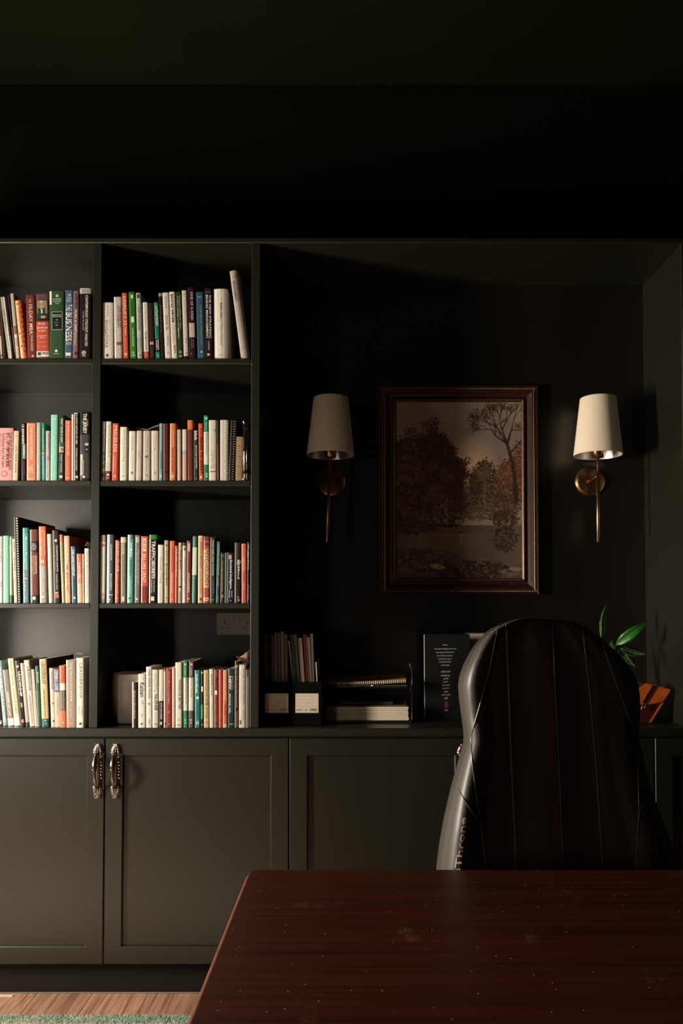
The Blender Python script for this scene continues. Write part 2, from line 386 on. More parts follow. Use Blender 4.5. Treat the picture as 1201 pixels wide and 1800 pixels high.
# (frame, top left, top right, bottom left, bottom right, top y, cover colour, prints, label, options)
# prints: T vertical text (text, v0, v1, u0, u1, colour), H level text, R patch (v0, v1, u0, u1, colour), O dot (v, u, radius as share of width, colour), B full-width band (v0, v1, colour)
def T(s, a, b, u, v, c=W): return ('T', s, a, b, u, v, c)
def H(s, a, b, u, v, c=W): return ('H', s, a, b, u, v, c)
def R(a, b, u, v, c): return ('R', a, b, u, v, c)
def O(v, u, r, c): return ('O', v, u, r, c)
def B(a, b, c): return ('B', a, b, c)
BK = {}
BK['top shelf, left bay', 's1', 2.576] = [
 ('r1z', -75, -10, 20, 62, 330, '6a4a40', [B(.62, 1, 'b8a898'), T('S', .93, .97, .2, .7, K)], 'brown leaning book cut by the frame edge, pale lower half'),
 ('r1z', -8, 14, 66, 125, 420, '4a3428', [], 'dark brown leaning book with plain spine'),
 ('r1z', 8, 28, 190, 212, 285, 'd8d0c0', [], 'thin white leaning booklet, first of three thin white ones'),
 ('r1z', 34, 60, 214, 238, 285, 'd2c8b8', [T('REPORT', .2, .5, .2, .8, '6a6058')], 'thin white leaning booklet, middle of three thin white ones'),
 ('r1z', 66, 104, 240, 272, 280, 'e0d8c8', [], 'thin white leaning booklet, last of three thin white ones'),
 ('r1z', 150, 180, 276, 300, 620, '2c3a30', [B(.5, .75, '2f7a5a')], 'thin short dark book with a green stretch low down'),
 ('r1z', 168, 196, 338, 362, 235, '4a2c30', [B(.5, .9, 'a04838')], 'thin maroon book leaning beside a beige one'),
 ('r1z', 218, 320, 372, 440, 205, 'a89a88', [R(.50, .62, .1, .9, '6a5a44'), R(.64, .68, .2, .8, 'e0d8c8'), B(.8, 1, 'b8a890')], 'beige grey book leaning left of the spotted orange one'),
 ('r1z', 330, 480, 468, 610, 350, 'd86a2c', [B(0, .012, '7a2a10'), R(.012, 1, .05, .48, 'e8b070'), R(.012, 1, .55, .8, 'cc4a1c'), O(.07, .3, .13, '2a1410'), O(.57, .3, .13, '2a1410'), O(.79, .36, .13, '2a1410'), T('THE SPOTTED BOOK', .14, .5, .34, .5, 'b07038'), T('A STORY', .61, .74, .34, .5, 'b07038')] + [O(.05 + .083 * i, .72 + .12 * (i % 2), .09, '2a1410') for i in range(11)], 'orange leopard-spotted book with black dots down its spine'),
 ('r1a', 243, 335, 265, 350, 320, '6e2c22', [T('THE', .06, .12, .35, .6, 'b89a84'), T('10-DAY MBA', .15, .62, .32, .72, 'd8b8a0'), T('STEVEN SILBIGER', .63, .88, .42, .68, 'c8a890'), O(.96, .6, .12, 'c8a890')], 'maroon book with tall cream lettering and numerals'),
 ('r1a', 338, 465, 350, 470, 310, '5a3a40', [B(.085, .42, '3a2c20'), R(.10, .30, .1, .9, '8a7a58'), O(.125, .45, .12, 'c89a7a'), R(.17, .24, .36, .56, 'c08a68'), R(.22, .38, .16, .74, '123c28'), R(.24, .30, .42, .52, 'e0d8c8'), R(.34, .375, .40, .75, 'c08a68'), R(.38, .42, .05, .95, '201810'), B(.425, .88, 'b84020'), H('FROM', .45, .475, .2, .7), H('BOARDROOM', .51, .535, .08, .92), H('TO DUTY', .56, .585, .15, .8), H('a memoir', .64, .655, .1, .9), H('and more', .665, .685, .3, .7), H('stories', .73, .75, .2, .8, 'e0a080'), H('of work', .80, .82, .15, .85, 'e0a080'), B(.885, .97, 'd8ccb8'), R(.90, .95, .08, .35, '3a3a3a'), H('PRESS', .90, .94, .45, .95, '6a6058')], 'hardback whose spine shows a seated man in a green jacket'),
 ('r1a', 470, 612, 475, 612, 283, '2c4628', [R(.0, .2, 0.02, .17, 'cfcabc'), O(.07, .55, .09, 'b8c8a8'), H('BUSINESS', .11, .13, .28, .84, 'b8c8a8'), H('LAW', .14, .16, .28, .84, 'b8c8a8'), H('OPEN', .175, .19, .42, .68, 'b8c8a8'), R(.305, .575, .17, .9, 'a8b098'), R(.312, .568, .2, .87, '0c1810'), H('MARKETING', .345, .36, .24, .84, 'c8ccb8'), H('PRINCIPLES', .37, .385, .24, .84, 'c8ccb8'), H('GB', .42, .43, .45, .6), H('BOOK', .46, .47, .35, .65, '9a9a88'), H('III', .50, .51, .45, .6), ('D', .885, .48, .11, 'd8d8c8'), H('edition', .92, .93, .28, .7)], 'wide green hardback with a black title box and white diamond'),
 ('r1a', 625, 697, 617, 697, 275, '375266', [H('H', .05, .09, .4, .7), H('OII', .10, .13, .2, .85, 'a8c0cc'), H('HFH', .14, .17, .2, .85, 'a8c0cc'), T('THE', .205, .30, .12, .9), T('BUSINESS', .32, .74, .1, .92), T('BOOK', .755, .80, .15, .9, 'a8c0cc'), R(.91, .955, .15, .8, 'd8ccb0')], 'steel blue book with bold white lettering and small emblem stack'),
 ('r1a', 705, 760, 697, 750, 280, '6e5058', [T('STRATEGY', .05, .27, .3, .75, '3a2428'), T('PURE & SIMPLE', .28, .66, .3, .7, 'd8c0b8'), T('Robert', .67, .8, .3, .7, 'c8b0a8'), R(.9, .94, .3, .8, '3a2428')], 'mauve brown paperback between the blue and the near-black book'),
 ('r1a', 767, 868, 757, 868, 255, '1c1310', [B(0, .075, 'a8a094'), H('SIXTH', .02, .035, .15, .85, '4a443c'), H('EDITION', .045, .06, .2, .8, '4a443c'), T('CONTEMPORARY STRATEGY ANALYSIS', .1, .82, .52, .76, 'd0c8bc'), T('ROBERT M. GRANT', .33, .6, .28, .42, '8a8078'), O(.915, .42, .2, 'a8a094'), O(.915, .42, .13, '1c1310'), H('W', .9, .93, .32, .52), H('edition', .95, .965, .25, .6)], 'near-black hardback with a pale label at its head, end of row'),
]
BK['top shelf, right bay', 's1', 2.576] = [
 ('r1b', 130, 293, 130, 293, 540, 'd0c6b6', [T('SINGAPORE', .31, .8, .22, .5, 'a07a68'), T('From Third World', .05, .25, .4, .55, 'b0a494'), T('to first', .3, .7, .62, .72, 'c8beae'), R(.915, .965, .34, .56, '4a4038')], 'wide cream book with pale brown capitals, first on the left'),
 ('r1b', 303, 402, 310, 415, 465, 'a89c94', [R(0, 1, .0, .2, 'c4bab0'), T('HOW THE MIGHTY', .14, .5, .45, .62, K), T('THE RISE OF', .14, .5, .7, .92, '8a3c40'), T('BRANDS', .52, .7, .42, .62), T('TODAY', .55, .68, .7, .85), R(.73, .78, .3, .85, '5a4e48'), O(.93, .55, .1, 'c8beb4')], 'grey-beige book with rows of black and red lettering'),
 ('r1b', 406, 478, 430, 497, 413, 'c8481e', [T('DISRUPT IT', .05, .5, .25, .8, 'e8c8a8'), T('FORESIGHT', .52, .65, .4, .65), T('beyond the now', .69, .84, .4, .6, 'e0a080'), O(.93, .5, .2, 'e8c8a8')], 'orange-red book with large cream capitals'),
 ('r1b', 495, 580, 518, 603, 395, '2e7a1c', [B(0, .02, '1c4a10'), R(.05, .1, .35, .65, 'd8e0c8'), T('THE GRADE', .12, .38, .3, .65, '1a4a14'), R(.37, .46, .3, .75, 'd0dcc0'), T('SOCIAL NETWORK', .55, .82, .4, .62), O(.91, .5, .22, '88a868'), H('seo', .94, .96, .3, .8)], 'bright green book with a small white block on its spine'),
 ('r1b', 590, 658, 615, 677, 413, '9aa294', [R(.02, .08, .15, .75, '3c443c'), T('THE ART OF ADVANTAGE', .2, .57, .38, .66, '3c443c'), T('THE STRATEGY GUIDE', .68, .9, .15, .32, '2c302c'), T('of innovation', .68, .86, .6, .75, '4c544c'), O(.95, .5, .2, '6a7268')], 'grey-green book with dark lettering beside the bright green one'),
 ('r1b', 683, 748, 700, 770, 538, 'd6cabc', [B(.873, 1, 'b8401a'), T('The 17 Indisputable Laws of', .03, .46, .3, .5, '6a5a54'), T('TEAMWORK', .5, .86, .25, .6, '6a5a54'), ('D', .925, .5, .12, W)], 'short cream book with an orange foot'),
 ('r1b', 754, 822, 780, 845, 545, '2e1812', [R(.7, .745, .1, .8, 'c0aaa0'), O(.722, .45, .12, '2e1812'), T('the power', .2, .35, .3, .45, '5a4038'), T('of less', .8, .94, .4, .6, '6a5048')], 'dark brown short book with one small white tag'),
 ('r1b', 826, 890, 857, 917, 538, '0c7a5c', [B(.645, .88, '101010'), T('THE', .04, .1, .35, .65), T('STRATEGIST', .1, .42, .3, .85), T('be the leader', .43, .6, .4, .65, '0a4a38'), T('CYNTHIA A.', .67, .85, .15, .45), T('MONTGOMERY', .66, .85, .55, .8), H('hc', .93, .95, .4, .75)], 'short teal green book with a black band near the foot'),
 ('r1b', 893, 935, 921, 973, 415, '20150e', [B(0, .05, '7a9a5c'), T('The 360 leader volume', .18, .6, .3, .65, '6a5040')], 'narrow very dark book with a pale green cap'),
 ('r1b', 940, 1028, 980, 1063, 408, 'cdc3b6', [T('Who\'s', .05, .24, .35, .65, '8a7a70'), T('GONNA', .34, .5, .3, .65, 'b06858'), T('Do', .52, .57, .35, .65, '5a4a44'), T('selling', .66, .8, .4, .65, '7a6a60'), O(.91, .5, .14, 'a89a8c')], 'off-white book with loosely spaced thin letters'),
 ('r1b', 1030, 1110, 1068, 1143, 397, 'd2c6b2', [T('BRAND', .04, .25, .2, .62, '1c1612'), T('sense', .27, .46, .25, .62, '1c1612'), T('build powerful', .48, .78, .2, .4, 'c87a58'), T('through five senses', .5, .74, .5, .62, 'c8a088'), T('MARTIN', .8, .92, .4, .7, '6a4a3c')], 'cream book with heavy black capitals above orange print'),
 ('r1c', 68, 138, 98, 168, 400, '24361e', [T('Corporate Agility and Talent', .05, .55, .55, .85, 'b8c0a8'), T('A Wise Strategy to Change', .06, .6, .15, .42, 'b8c0a8'), T('Sense & Sower', .55, .7, .2, .4), O(.9, .5, .3, '6a8a58'), R(.95, .97, .2, .8, '8aa078')], 'dark green book with two lines of pale lettering'),
 ('r1c', 147, 210, 174, 240, 380, 'c6b6a6', [R(.055, .06, 0.05, .9, '5a4a40'), B(.96, 1, '1c1612'), T('press', .7, .77, .4, .6, '6a5a50'), O(.92, .55, .12, K)], 'plain pinkish cream narrow book with black foot'),
 ('r1c', 222, 312, 245, 336, 340, '26101a', [T('ONE OF A KIND', .06, .46, .4, .78, 'b0a0a4'), R(.5, .7, .1, .95, 'b8a494'), T('The Story of', .72, .85, .35, .5, '9a8a84'), T('M. Heng', .74, .84, .6, .75, '9a8a84'), O(.93, .35, .12, '6a5a58')], 'dark plum book with a beige block below its title'),
 ('r1c', 332, 435, 357, 455, 400, '264a5c', [R(.07, .08, .2, .75, '8ab0b8'), T('CORPORATE TURNAROUND', .2, .8, .5, .7, '8a8a78'), O(.9, .55, .16, '8ab0b8'), H('ftp', .95, .965, .4, .7, '8ab0b8')], 'smooth blue hardback with faint brown lettering'),
 ('r1c', 440, 552, 456, 560, 355, '1c1626', [B(.72, 1, '1e100e'), R(.045, .055, .2, .7, '9a5a60'), T('THE NEW STRATEGIC', .09, .71, .58, .82), T('BRAND MANAGEMENT', .09, .71, .2, .44), T('KAPFERER', .75, .88, .4, .55, 'b8b0a4'), O(.94, .42, .16, 'c8c0b4')], 'navy and black book with two rows of bold white capitals'),
 ('r1c', 568, 748, 570, 762, 358, 'ddd6c6', [T('Steve Jobs', .2, .42, .42, .6, '3a342c'), T('by Walter Isaacson', .43, .81, .42, .58, 'a8a294'), O(.95, .45, .04, '6a6458')], 'thick white hardback with small grey lettering', dict(hard=1)),
 ('r1c', 772, 890, 932, 1038, 115, '9a8c80', [R(0, 1, .0, .08, 'b8aea2'), O(.07, .55, .2, 'a87a5c'), T('MANAGEMENT', .12, .35, .2, .42, '2c2420'), T('for senior managers', .12, .36, .5, .62, '7a6c60'), R(.88, .884, .1, .9, '7a6c64')], 'tall greige hardback leaning over against the end', dict(hard=1)),
]
BK['second shelf, left bay', 's2', 2.576] = [
 ('r2a', -60, 140, -60, 130, 315, 'c88a84', [T('THE PINK STORY BOOK', .08, .8, .78, .92, '8a3c40') , T('\u5b54\u5b50\u5b66\u8aaa\u8a71', .08, .75, .62, .8, '7a3038'), T('Confucius from the heart', .1, .75, .4, .56, '7a3038'), T('Ancient wisdom', .1, .62, .2, .34, '7a3038'), O(.87, .55, .16, 'a05058'), O(.87, .55, .11, 'c88a84')], 'wide pink book with rows of thin dark red writing'),
 ('r2a', 145, 210, 133, 195, 345, 'b8a488', [R(.1, .11, .1, .8, '7a6a50'), T('the little book', .3, .85, .35, .6, '8a7658'), R(.0, 1, .82, 1, '6a5a40')], 'short tan book with worn brown edge'),  # darker strip down the right of the spine
 ('r2a', 220, 270, 224, 276, 262, '14120f', [T('13 BANKERS', .03, .36, .25, .7), R(.36, .62, .35, .98, '6a9a90'), T('THE TAKEOVER', .4, .56, .5, .75, 'd8e0d8'), T('JOHNSON KWAK', .65, .9, .5, .7, '6a6460')], 'black book with a pale green-grey patch half way down'),
 ('r2a', 277, 382, 282, 378, 262, 'dc6a44', [R(.03, .975, .08, .14, 'e8b898'), R(.03, .975, .84, .9, 'e8b898'), R(.03, .04, .08, .9, 'e8b898'), R(.965, .975, .08, .9, 'e8b898'), T('THE UNLUCKY INVESTOR', .07, .64, .38, .68, 'ecc4a4'), T('ROBERT', .72, .87, .52, .7, 'ecc4a4'), T('SMITH', .75, .86, .28, .44, 'ecc4a4')], 'wide orange book with a pale border framing the spine'),
 ('r2a', 386, 432, 385, 430, 258, '8c9488', [T('GREAT BY CHOICE RULES', .05, .6, .3, .6, 'c4ccbc'), T('A SMALL BOOK', .7, .95, .3, .6, 'c4ccbc')], 'narrow grey-green book right of the wide orange one'),
 ('r2a', 437, 475, 444, 478, 260, '1c8468', [B(.51, .54, 'c87a50'), B(.54, .97, '2a9088'), T('FREE COUNSEL', .1, .48, .35, .65, 'a8d8c4'), T('Samuel Lee', .58, .9, .35, .65, 'a8d8d0')], 'narrow sea-green book with a thin tan ring'),
 ('r2a', 483, 530, 482, 527, 345, 'b8a0a0', [T('MANAGEMENT IN ASIA', .05, .6, .45, .8, '7a5a68'), T('VOLUME TWO', .5, .95, .2, .4, '8a6a74')], 'short lilac-grey book left of the tall mint one'),
 ('r2a', 535, 610, 530, 605, 175, '78c0a4', [R(.06, .07, .2, .8, 'b0dcc8'), T('VISUAL THINKING', .32, .68, .35, .6, 'b4dccc'), O(.92, .5, .1, 'b4dccc')], 'tall plain mint green book'),
 ('r2a', 620, 680, 612, 678, 178, '1a2c20', [T('WHAT GOOD IS GOD?', .05, .42, .35, .7), B(.42, .47, '2c5038'), R(.48, .57, .1, .85, 'b89a88'), O(.525, .5, .28, '7a2c28'), T('PHILIP YANCEY', .6, .88, .35, .65, 'c0b8a8'), R(.92, .96, .25, .7, 'd0c8bc')], 'dark green book with a small red and cream picture'),
 ('r2a', 688, 752, 685, 750, 235, 'd8542c', [T('HOW TO LOSE IN LOVE', .08, .58, .38, .7, 'ecc8a8'), T('a novella of', .62, .88, .42, .65, 'e8a07c'), O(.04, .5, .12, W), O(.95, .5, .12, W)], 'short orange book with pale capitals between two black ones'),
 ('r2a', 757, 778, 753, 779, 170, 'cfc6b6', [], 'thin plain cream book without lettering'),
 ('r2a', 782, 836, 781, 834, 155, '15140f', [R(.0, .02, .1, .7, 'b0a898'), R(0, 1, 0, .12, 'b8b0a4'), T('A SHORT HISTORY OF TIME', .03, .46, .38, .65), T('STEPHEN HAWKING', .52, .85, .4, .62), R(.93, .96, .3, .8, 'c8c0b4')], 'narrow black book with pale left edge and white capitals'),
 ('r2a', 845, 947, 842, 947, 140, '14110e', [T('THE JERSEY', .03, .32, .22, .7, W), T('PETER', .13, .21, .75, .84, 'a8a094'), B(.335, .97, '3a3632'), O(.47, .7, .19, 'b0a89c'), R(.44, .46, .55, .9, '141210'), R(.5, .6, .5, .8, '1c1a18'), O(.55, .7, .08, 'b0a89c'), R(.62, .92, .04, .3, 'a8a096'), R(.75, .97, .3, .6, '2a2824'), R(.7, .9, .12, .4, '8a8478'), O(.945, .4, .14, 'c8c0b4')], 'black book with a black and white portrait on its spine', ),
]
BK['second shelf, right bay', 's2', 2.576] = [
 ('r2b', 120, 195, 106, 182, 310, '6a6258', [B(0, .08, '8a847a'), T('MANAGEMENT FOR GOOD WORK', .08, .48, .5, .8, 'c8c0b4'), T('the business of risk', .1, .45, .2, .38, 'a8a094'), ('D', .5, .5, .18, W), B(.62, .66, '3a3630'), T('ALAN JAMES', .57, .72, .55, .75), T('PAUL BELL', .57, .74, .2, .42), B(.8, .83, 'b0a690'), B(.83, 1, '8a8458'), R(.87, .95, .2, .7, '2c2a1c')], 'grey patterned book with olive foot, first on the left'),
 ('r2b', 202, 272, 186, 262, 308, 'c8c0ac', [T('Business Stripped Bare', .06, .6, .4, .68, '8a8272'), T('Adventures', .68, .84, .15, .3, '6a6254'), T('of an owner', .7, .83, .5, .65, 'a89e8c'), B(.838, 1, '5a2420'), O(.9, .5, .2, W), H('books', .94, .96, .3, .7)], 'cream book with a maroon foot'),
 ('r2b', 287, 368, 275, 355, 333, 'cc4a24', [T('PRICELESS', .04, .5, .25, .8, 'ecc8a8'), T('Powerful Leader', .56, .78, .55, .68, 'e8b090'), T('William Poundstone', .56, .85, .2, .36, 'ecc8a8'), O(.92, .5, .14, 'ecc8a8')], 'orange-red book with one large pale word'),
 ('r2b', 386, 475, 377, 475, 380, 'd2ccba', [T('the art of positive', .05, .6, .45, .62, '8a8474'), O(.63, .48, .07, '3a342c'), T('choosing', .7, .85, .45, .55, 'b0a898'), O(.92, .5, .08, '4a443c')], 'off-white book, tallest of the five pale ones together'),
 ('r2b', 500, 594, 497, 588, 435, 'd0c8b6', [T('outliers', .1, .34, .4, .6, 'b8ae9c'), O(.365, .5, .08, '4a443c'), T('MG', .82, .87, .3, .65, '3a342c'), T('the story', .5, .75, .42, .56, 'c8bea8')], 'pale cream book, second of the five pale ones'),
 ('r2b', 605, 678, 592, 670, 430, 'bcae9e', [R(.04, .045, .1, .9, '8a7c70'), T('leap', .4, .53, .3, .5, '8a7c70'), O(.95, .5, .1, '7a6c60')], 'narrow pinkish beige book, third of the five pale ones'),
 ('r2b', 690, 790, 685, 782, 430, 'b4a898', [T('notes on', .12, .48, .5, .68, '9a8e80'), O(.52, .5, .18, '5a5248'), O(.52, .3, .1, '5a5248'), T('the tipping', .55, .8, .35, .55, '9a8e80'), R(.87, .92, .4, .6, '8a7e70')], 'wide beige book, fourth of the five pale ones'),
 ('r2b', 795, 892, 797, 893, 430, 'c4b8a6', [O(.365, .5, .08, '4a443c'), T('blinking', .12, .32, .45, .62, 'b0a492'), T('MG', .82, .87, .35, .65, '8a7e70')], 'warm beige book, last of the five pale ones'),
 ('r2b', 901, 948, 898, 945, 333, '7a98a0', [R(.08, .085, .05, .95, '3a5058'), T('The Undercover Economist', .1, .48, .35, .65, 'a8bcc0'), T('FREAKONOMICS', .5, .8, .35, .65, '1c3a44'), R(.83, .835, .05, .95, '3a5058'), O(.92, .5, .3, 'c8c8b8')], 'narrow light blue book with darker blue capitals'),
 ('r2b', 955, 1030, 956, 1030, 335, '4c180c', [R(0, 1, .0, .1, 'a07058'), T('THE WEALTH OF TIME', .1, .7, .4, .6, '6a2c18'), R(.83, .87, .2, .8, '1c0c08')], 'very dark red book with a lighter left edge'),
 ('r2b', 1042, 1120, 1040, 1117, 333, 'd8641c', [R(0, 1, 0, .1, 'e0d0b4'), R(0, 1, .92, 1, 'e0d0b4'), T('LIVING AND WORKING', .12, .42, .5, .72, 'e8b888'), T('BEYOND THE FIELDS', .42, .84, .32, .55, '7a3414'), O(.93, .5, .25, 'e8dcc8'), O(.935, .5, .12, K)], 'orange book with cream edges and a small white oval'),
 ('r2c', 88, 138, 88, 140, 415, 'b4a698', [O(.155, .5, .1, '3a342c')], 'narrow greige book with one tiny dark mark'),
 ('r2c', 156, 215, 156, 217, 412, 'b8b0a4', [B(.42, .49, '8a8c90'), B(.49, 1, 'c49a88')], 'narrow book with grey ring and pinkish lower half'),
 ('r2c', 221, 300, 228, 300, 290, 'd4601c', [B(.155, 1, '6e1e10'), T('THE NEW', .02, .13, .4, .6, 'e8a078'), T('THE HARD THING ABOUT', .2, .85, .4, .6, '8a3c24'), O(.96, .5, .08, 'a04a30')], 'dark red book with a bright orange head'),
 ('r2c', 304, 362, 304, 370, 425, '123a2c', [T('blink', .01, .2, .2, .8, 'dce0d0'), T('MALCOLM GLADWELL', .3, .77, .42, .7, 'd0d4c4'), O(.96, .55, .1, 'b8b09c')], 'short dark green book with rounded white letters'),
 ('r2c', 365, 428, 378, 435, 333, 'cc4420', [T('COLLINS', .08, .19, .35, .6, '8a2c14'), T('GOOD TO GREAT', .23, .88, .28, .75, '1e0e08'), O(.06, .5, .12, 'e8b088'), O(.94, .45, .25, 'e8c8a8')], 'orange-red book with widely spaced black capitals'),
 ('r2c', 434, 503, 443, 503, 228, '0f7a50', [B(.25, .755, 'c4d0b8'), O(.045, .5, .28, 'a8d0b8'), T('HBR Guide', .1, .23, .35, .7, 'a8d0b8'), T('Crafting Influence', .27, .6, .4, .65, '8a6a60'), T('59', .88, .95, .25, .8, 'd0dcc8')], 'tall green book with a pale middle stretch'),
 ('r2c', 504, 605, 504, 607, 290, 'd0c8b4', [R(.37, .372, .1, .9, '9a9280'), O(.17, .82, .17, '86a078'), R(.845, .86, .15, .9, '3c443c'), T('memories', .5, .8, .2, .8, 'c0b8a4')], 'wide off-white book with a soft green disc'),
 ('r2c', 609, 640, 611, 655, 290, '3c2014', [B(0, .4, '2c2418'), R(.4, 1, .1, .45, '7a4430')], 'narrow brown book between white book and spiral pad'),
 ('r2c', 645, 775, 658, 757, 288, 'b4aca0', [], 'white spiral-bound pad with pale wire coil', dict(spiral=('c8c0b4', .55, 1.0))),
 ('r2c', 780, 890, 765, 842, 290, '1a1412', [], 'black spiral-bound pads with dark wire coils', dict(spiral=('6a5c54', .1, .5), spiral2=('8a7c74', .6, 1.0))),
 ('r2c', 866, 955, 846, 950, 510, 'a88a60', [R(.0, 1, .12, .16, '8a6c44'), R(0, 1, .4, .44, '8a6c44'), R(0, 1, .62, .65, '8a6c44'), R(0, 1, .85, .88, '6a5034'), R(.2, .21, 0, 1, '7a5c3c'), R(.45, .46, 0, 1, '7a5c3c'), R(.67, .68, 0, 1, '7a5c3c'), R(.84, .85, 0, 1, '7a5c3c')], 'short tan stack of kraft notebooks with stitched backs'),
 ('r2c', 957, 1042, 957, 1042, 287, '3a302c', [], 'dark clip binder with a shiny metal spine bar at row end', dict(clip=1)),
]
BK['third shelf, left bay', 's3', 2.576] = [
 ('r3a', -30, 28, -30, 28, 318, 'd6cabb', [T('simple english', .03, .4, .55, .8, '8a7a6c'), R(.52, .525, 0, 1, '9a8a7c'), T('OUR', .68, .76, .6, .8, '6a5c50')], 'cream book cut by the left frame edge'),
 ('r3a', 31, 97, 32, 98, 312, '6cb498', [T('A NEW EARTH', .3, .6, .4, .55, '8cc8b0'), R(.88, .882, .1, .9, '9ad0bc')], 'mint green book, left of the black comb-bound folder'),
 ('r3a', 100, 126, 102, 131, 325, 'a8b088', [B(0, .12, '8a9a78'), B(.88, 1, '4a5048')], 'narrow pale lime book with dark foot'),
 ('r3a', 133, 148, 143, 180, 345, 'd4c8b8', [T('CREATIVE', .04, .2, .45, .8, K), T('STATE', .3, .5, .45, .8, K), T('second', .6, .7, .3, .5, 'b87a60')], 'narrow off-white book leaning on the black folder'),
 ('r3a', 152, 208, 188, 222, 115, '0e0c0a', [], 'tall black comb-bound folder with white comb teeth', dict(comb=1, depth=.31)),
 ('r3a', 236, 303, 244, 308, 228, '2a8074', [B(.08, .55, '3a8c84'), B(.55, 1, '486a74'), T('Marketing Management', .12, .56, .35, .75, '9ad0c4'), R(.672, .678, .1, .7, 'd0dcd8'), R(.72, .725, .1, .4, 'b0c4c4'), R(.77, .775, .1, .5, 'b0c4c4'), R(.82, .825, .1, .5, 'b0c4c4'), O(.93, .5, .1, '7ab0b0')], 'teal to slate book with pale lettering, right of the folder', dict(cut=1)),
 ('r3a', 312, 403, 321, 410, 245, '5c2620', [B(.155, .31, '181010'), H('JAMES L.', .19, .2, .3, .7), H('GIBSON', .21, .22, .25, .75), H('JOHN M.', .23, .24, .2, .8), H('IVANCEVICH', .25, .26, .2, .8), H('DONNELLY', .27, .28, .3, .7), T('ORGANIZATIONS', .35, .6, .66, .8), T('BEHAVIOUR', .36, .62, .38, .58, 'b8964c'), T('AN INTRODUCTION', .36, .6, .2, .3, 'b8a494'), B(.89, 1, '181010'), O(.935, .45, .2, 'c8c0b4'), R(0, .89, .26, .28, '8a4c40')], 'maroon textbook with a black band and gold word'),
 ('r3a', 406, 486, 421, 493, 213, 'd0603c', [B(.515, 1, '8c8478'), T('THE UNDERCOVER', .05, .38, .7, .9, 'ecc0a0'), T('ECONOMIST', .05, .38, .15, .45, 'e09878'), R(.44, .48, .3, .4, W), R(.44, .48, .55, .65, W), T('HARPER STONE', .53, .85, .4, .7, 'b8b0a4'), O(.92, .5, .14, 'd8d0c4')], 'tall book, orange above and grey below'),
 ('r3a', 495, 545, 517, 558, 293, 'ccc2ae', [R(0, 1, .6, .68, 'a89e8c')], 'plain cream book between orange-grey and black ones'),
 ('r3a', 548, 626, 568, 638, 255, '1c1712', [R(0, 1, 0, .06, '5a524a'), O(.14, .5, .2, 'b8b0a4'), T('THE MARKETING ANALYSIS', .2, .57, .55, .75, 'd0c8bc'), T('second edition', .2, .56, .25, .38, '9a9288'), T('HARVARD GRAY', .6, .82, .45, .62, 'b8b0a4'), R(.85, .87, .25, .7, 'c8a494'), R(.88, .93, .25, .75, 'd8502c')], 'black book with a small orange square near its foot'),
 ('r3a', 627, 665, 655, 688, 300, '9a9c5c', [B(0, .115, 'c85a30'), T('A CULTURE OF NEEDS', .15, .55, .4, .65, '6a6c38')], 'narrow lime book with orange cap'),
 ('r3a', 669, 738, 691, 745, 313, 'e09c74', [T('DARING', .05, .42, .35, .7, 'ecd0b0'), T('BRIAN O. TRACY', .55, .84, .35, .6, '7a4c34'), R(.43, .5, .4, .6, 'a06c4c')], 'peach book with its dark orange side showing', dict(side='b84c24', depth=.25)),
 ('r3a', 744, 800, 759, 812, 422, '30566e', [T('THE LEAN STARTUP', .05, .52, .3, .7, 'cfd8d4'), T('ERIC RIES', .58, .85, .35, .7, '183a54'), O(.91, .55, .2, 'c0d0d0')], 'mid blue book with white capitals'),
 ('r3a', 806, 866, 819, 871, 503, 'e0602c', [B(.5, 1, 'e0a880'), R(.4, .6, 0, 1, 'e08450'), O(.06, .5, .12, '8a3414'), T('THINKING', .17, .5, .35, .7, 'f0d0b0'), T('DANIEL', .6, .9, .4, .6, 'eccaa8')], 'short orange book fading to cream at the foot'),
 ('r3a', 869, 886, 873, 892, 503, 'c8bca4', [T('pocket', .3, .9, .3, .8, '8a7e6c')], 'very thin cream booklet'),
 ('r3a', 889, 943, 897, 943, 445, 'd0c8b8', [T('Seeing Medical Fulfilment', .05, .9, .4, .6, '9a9282')], 'off-white book against the divider with paper on top'),
]
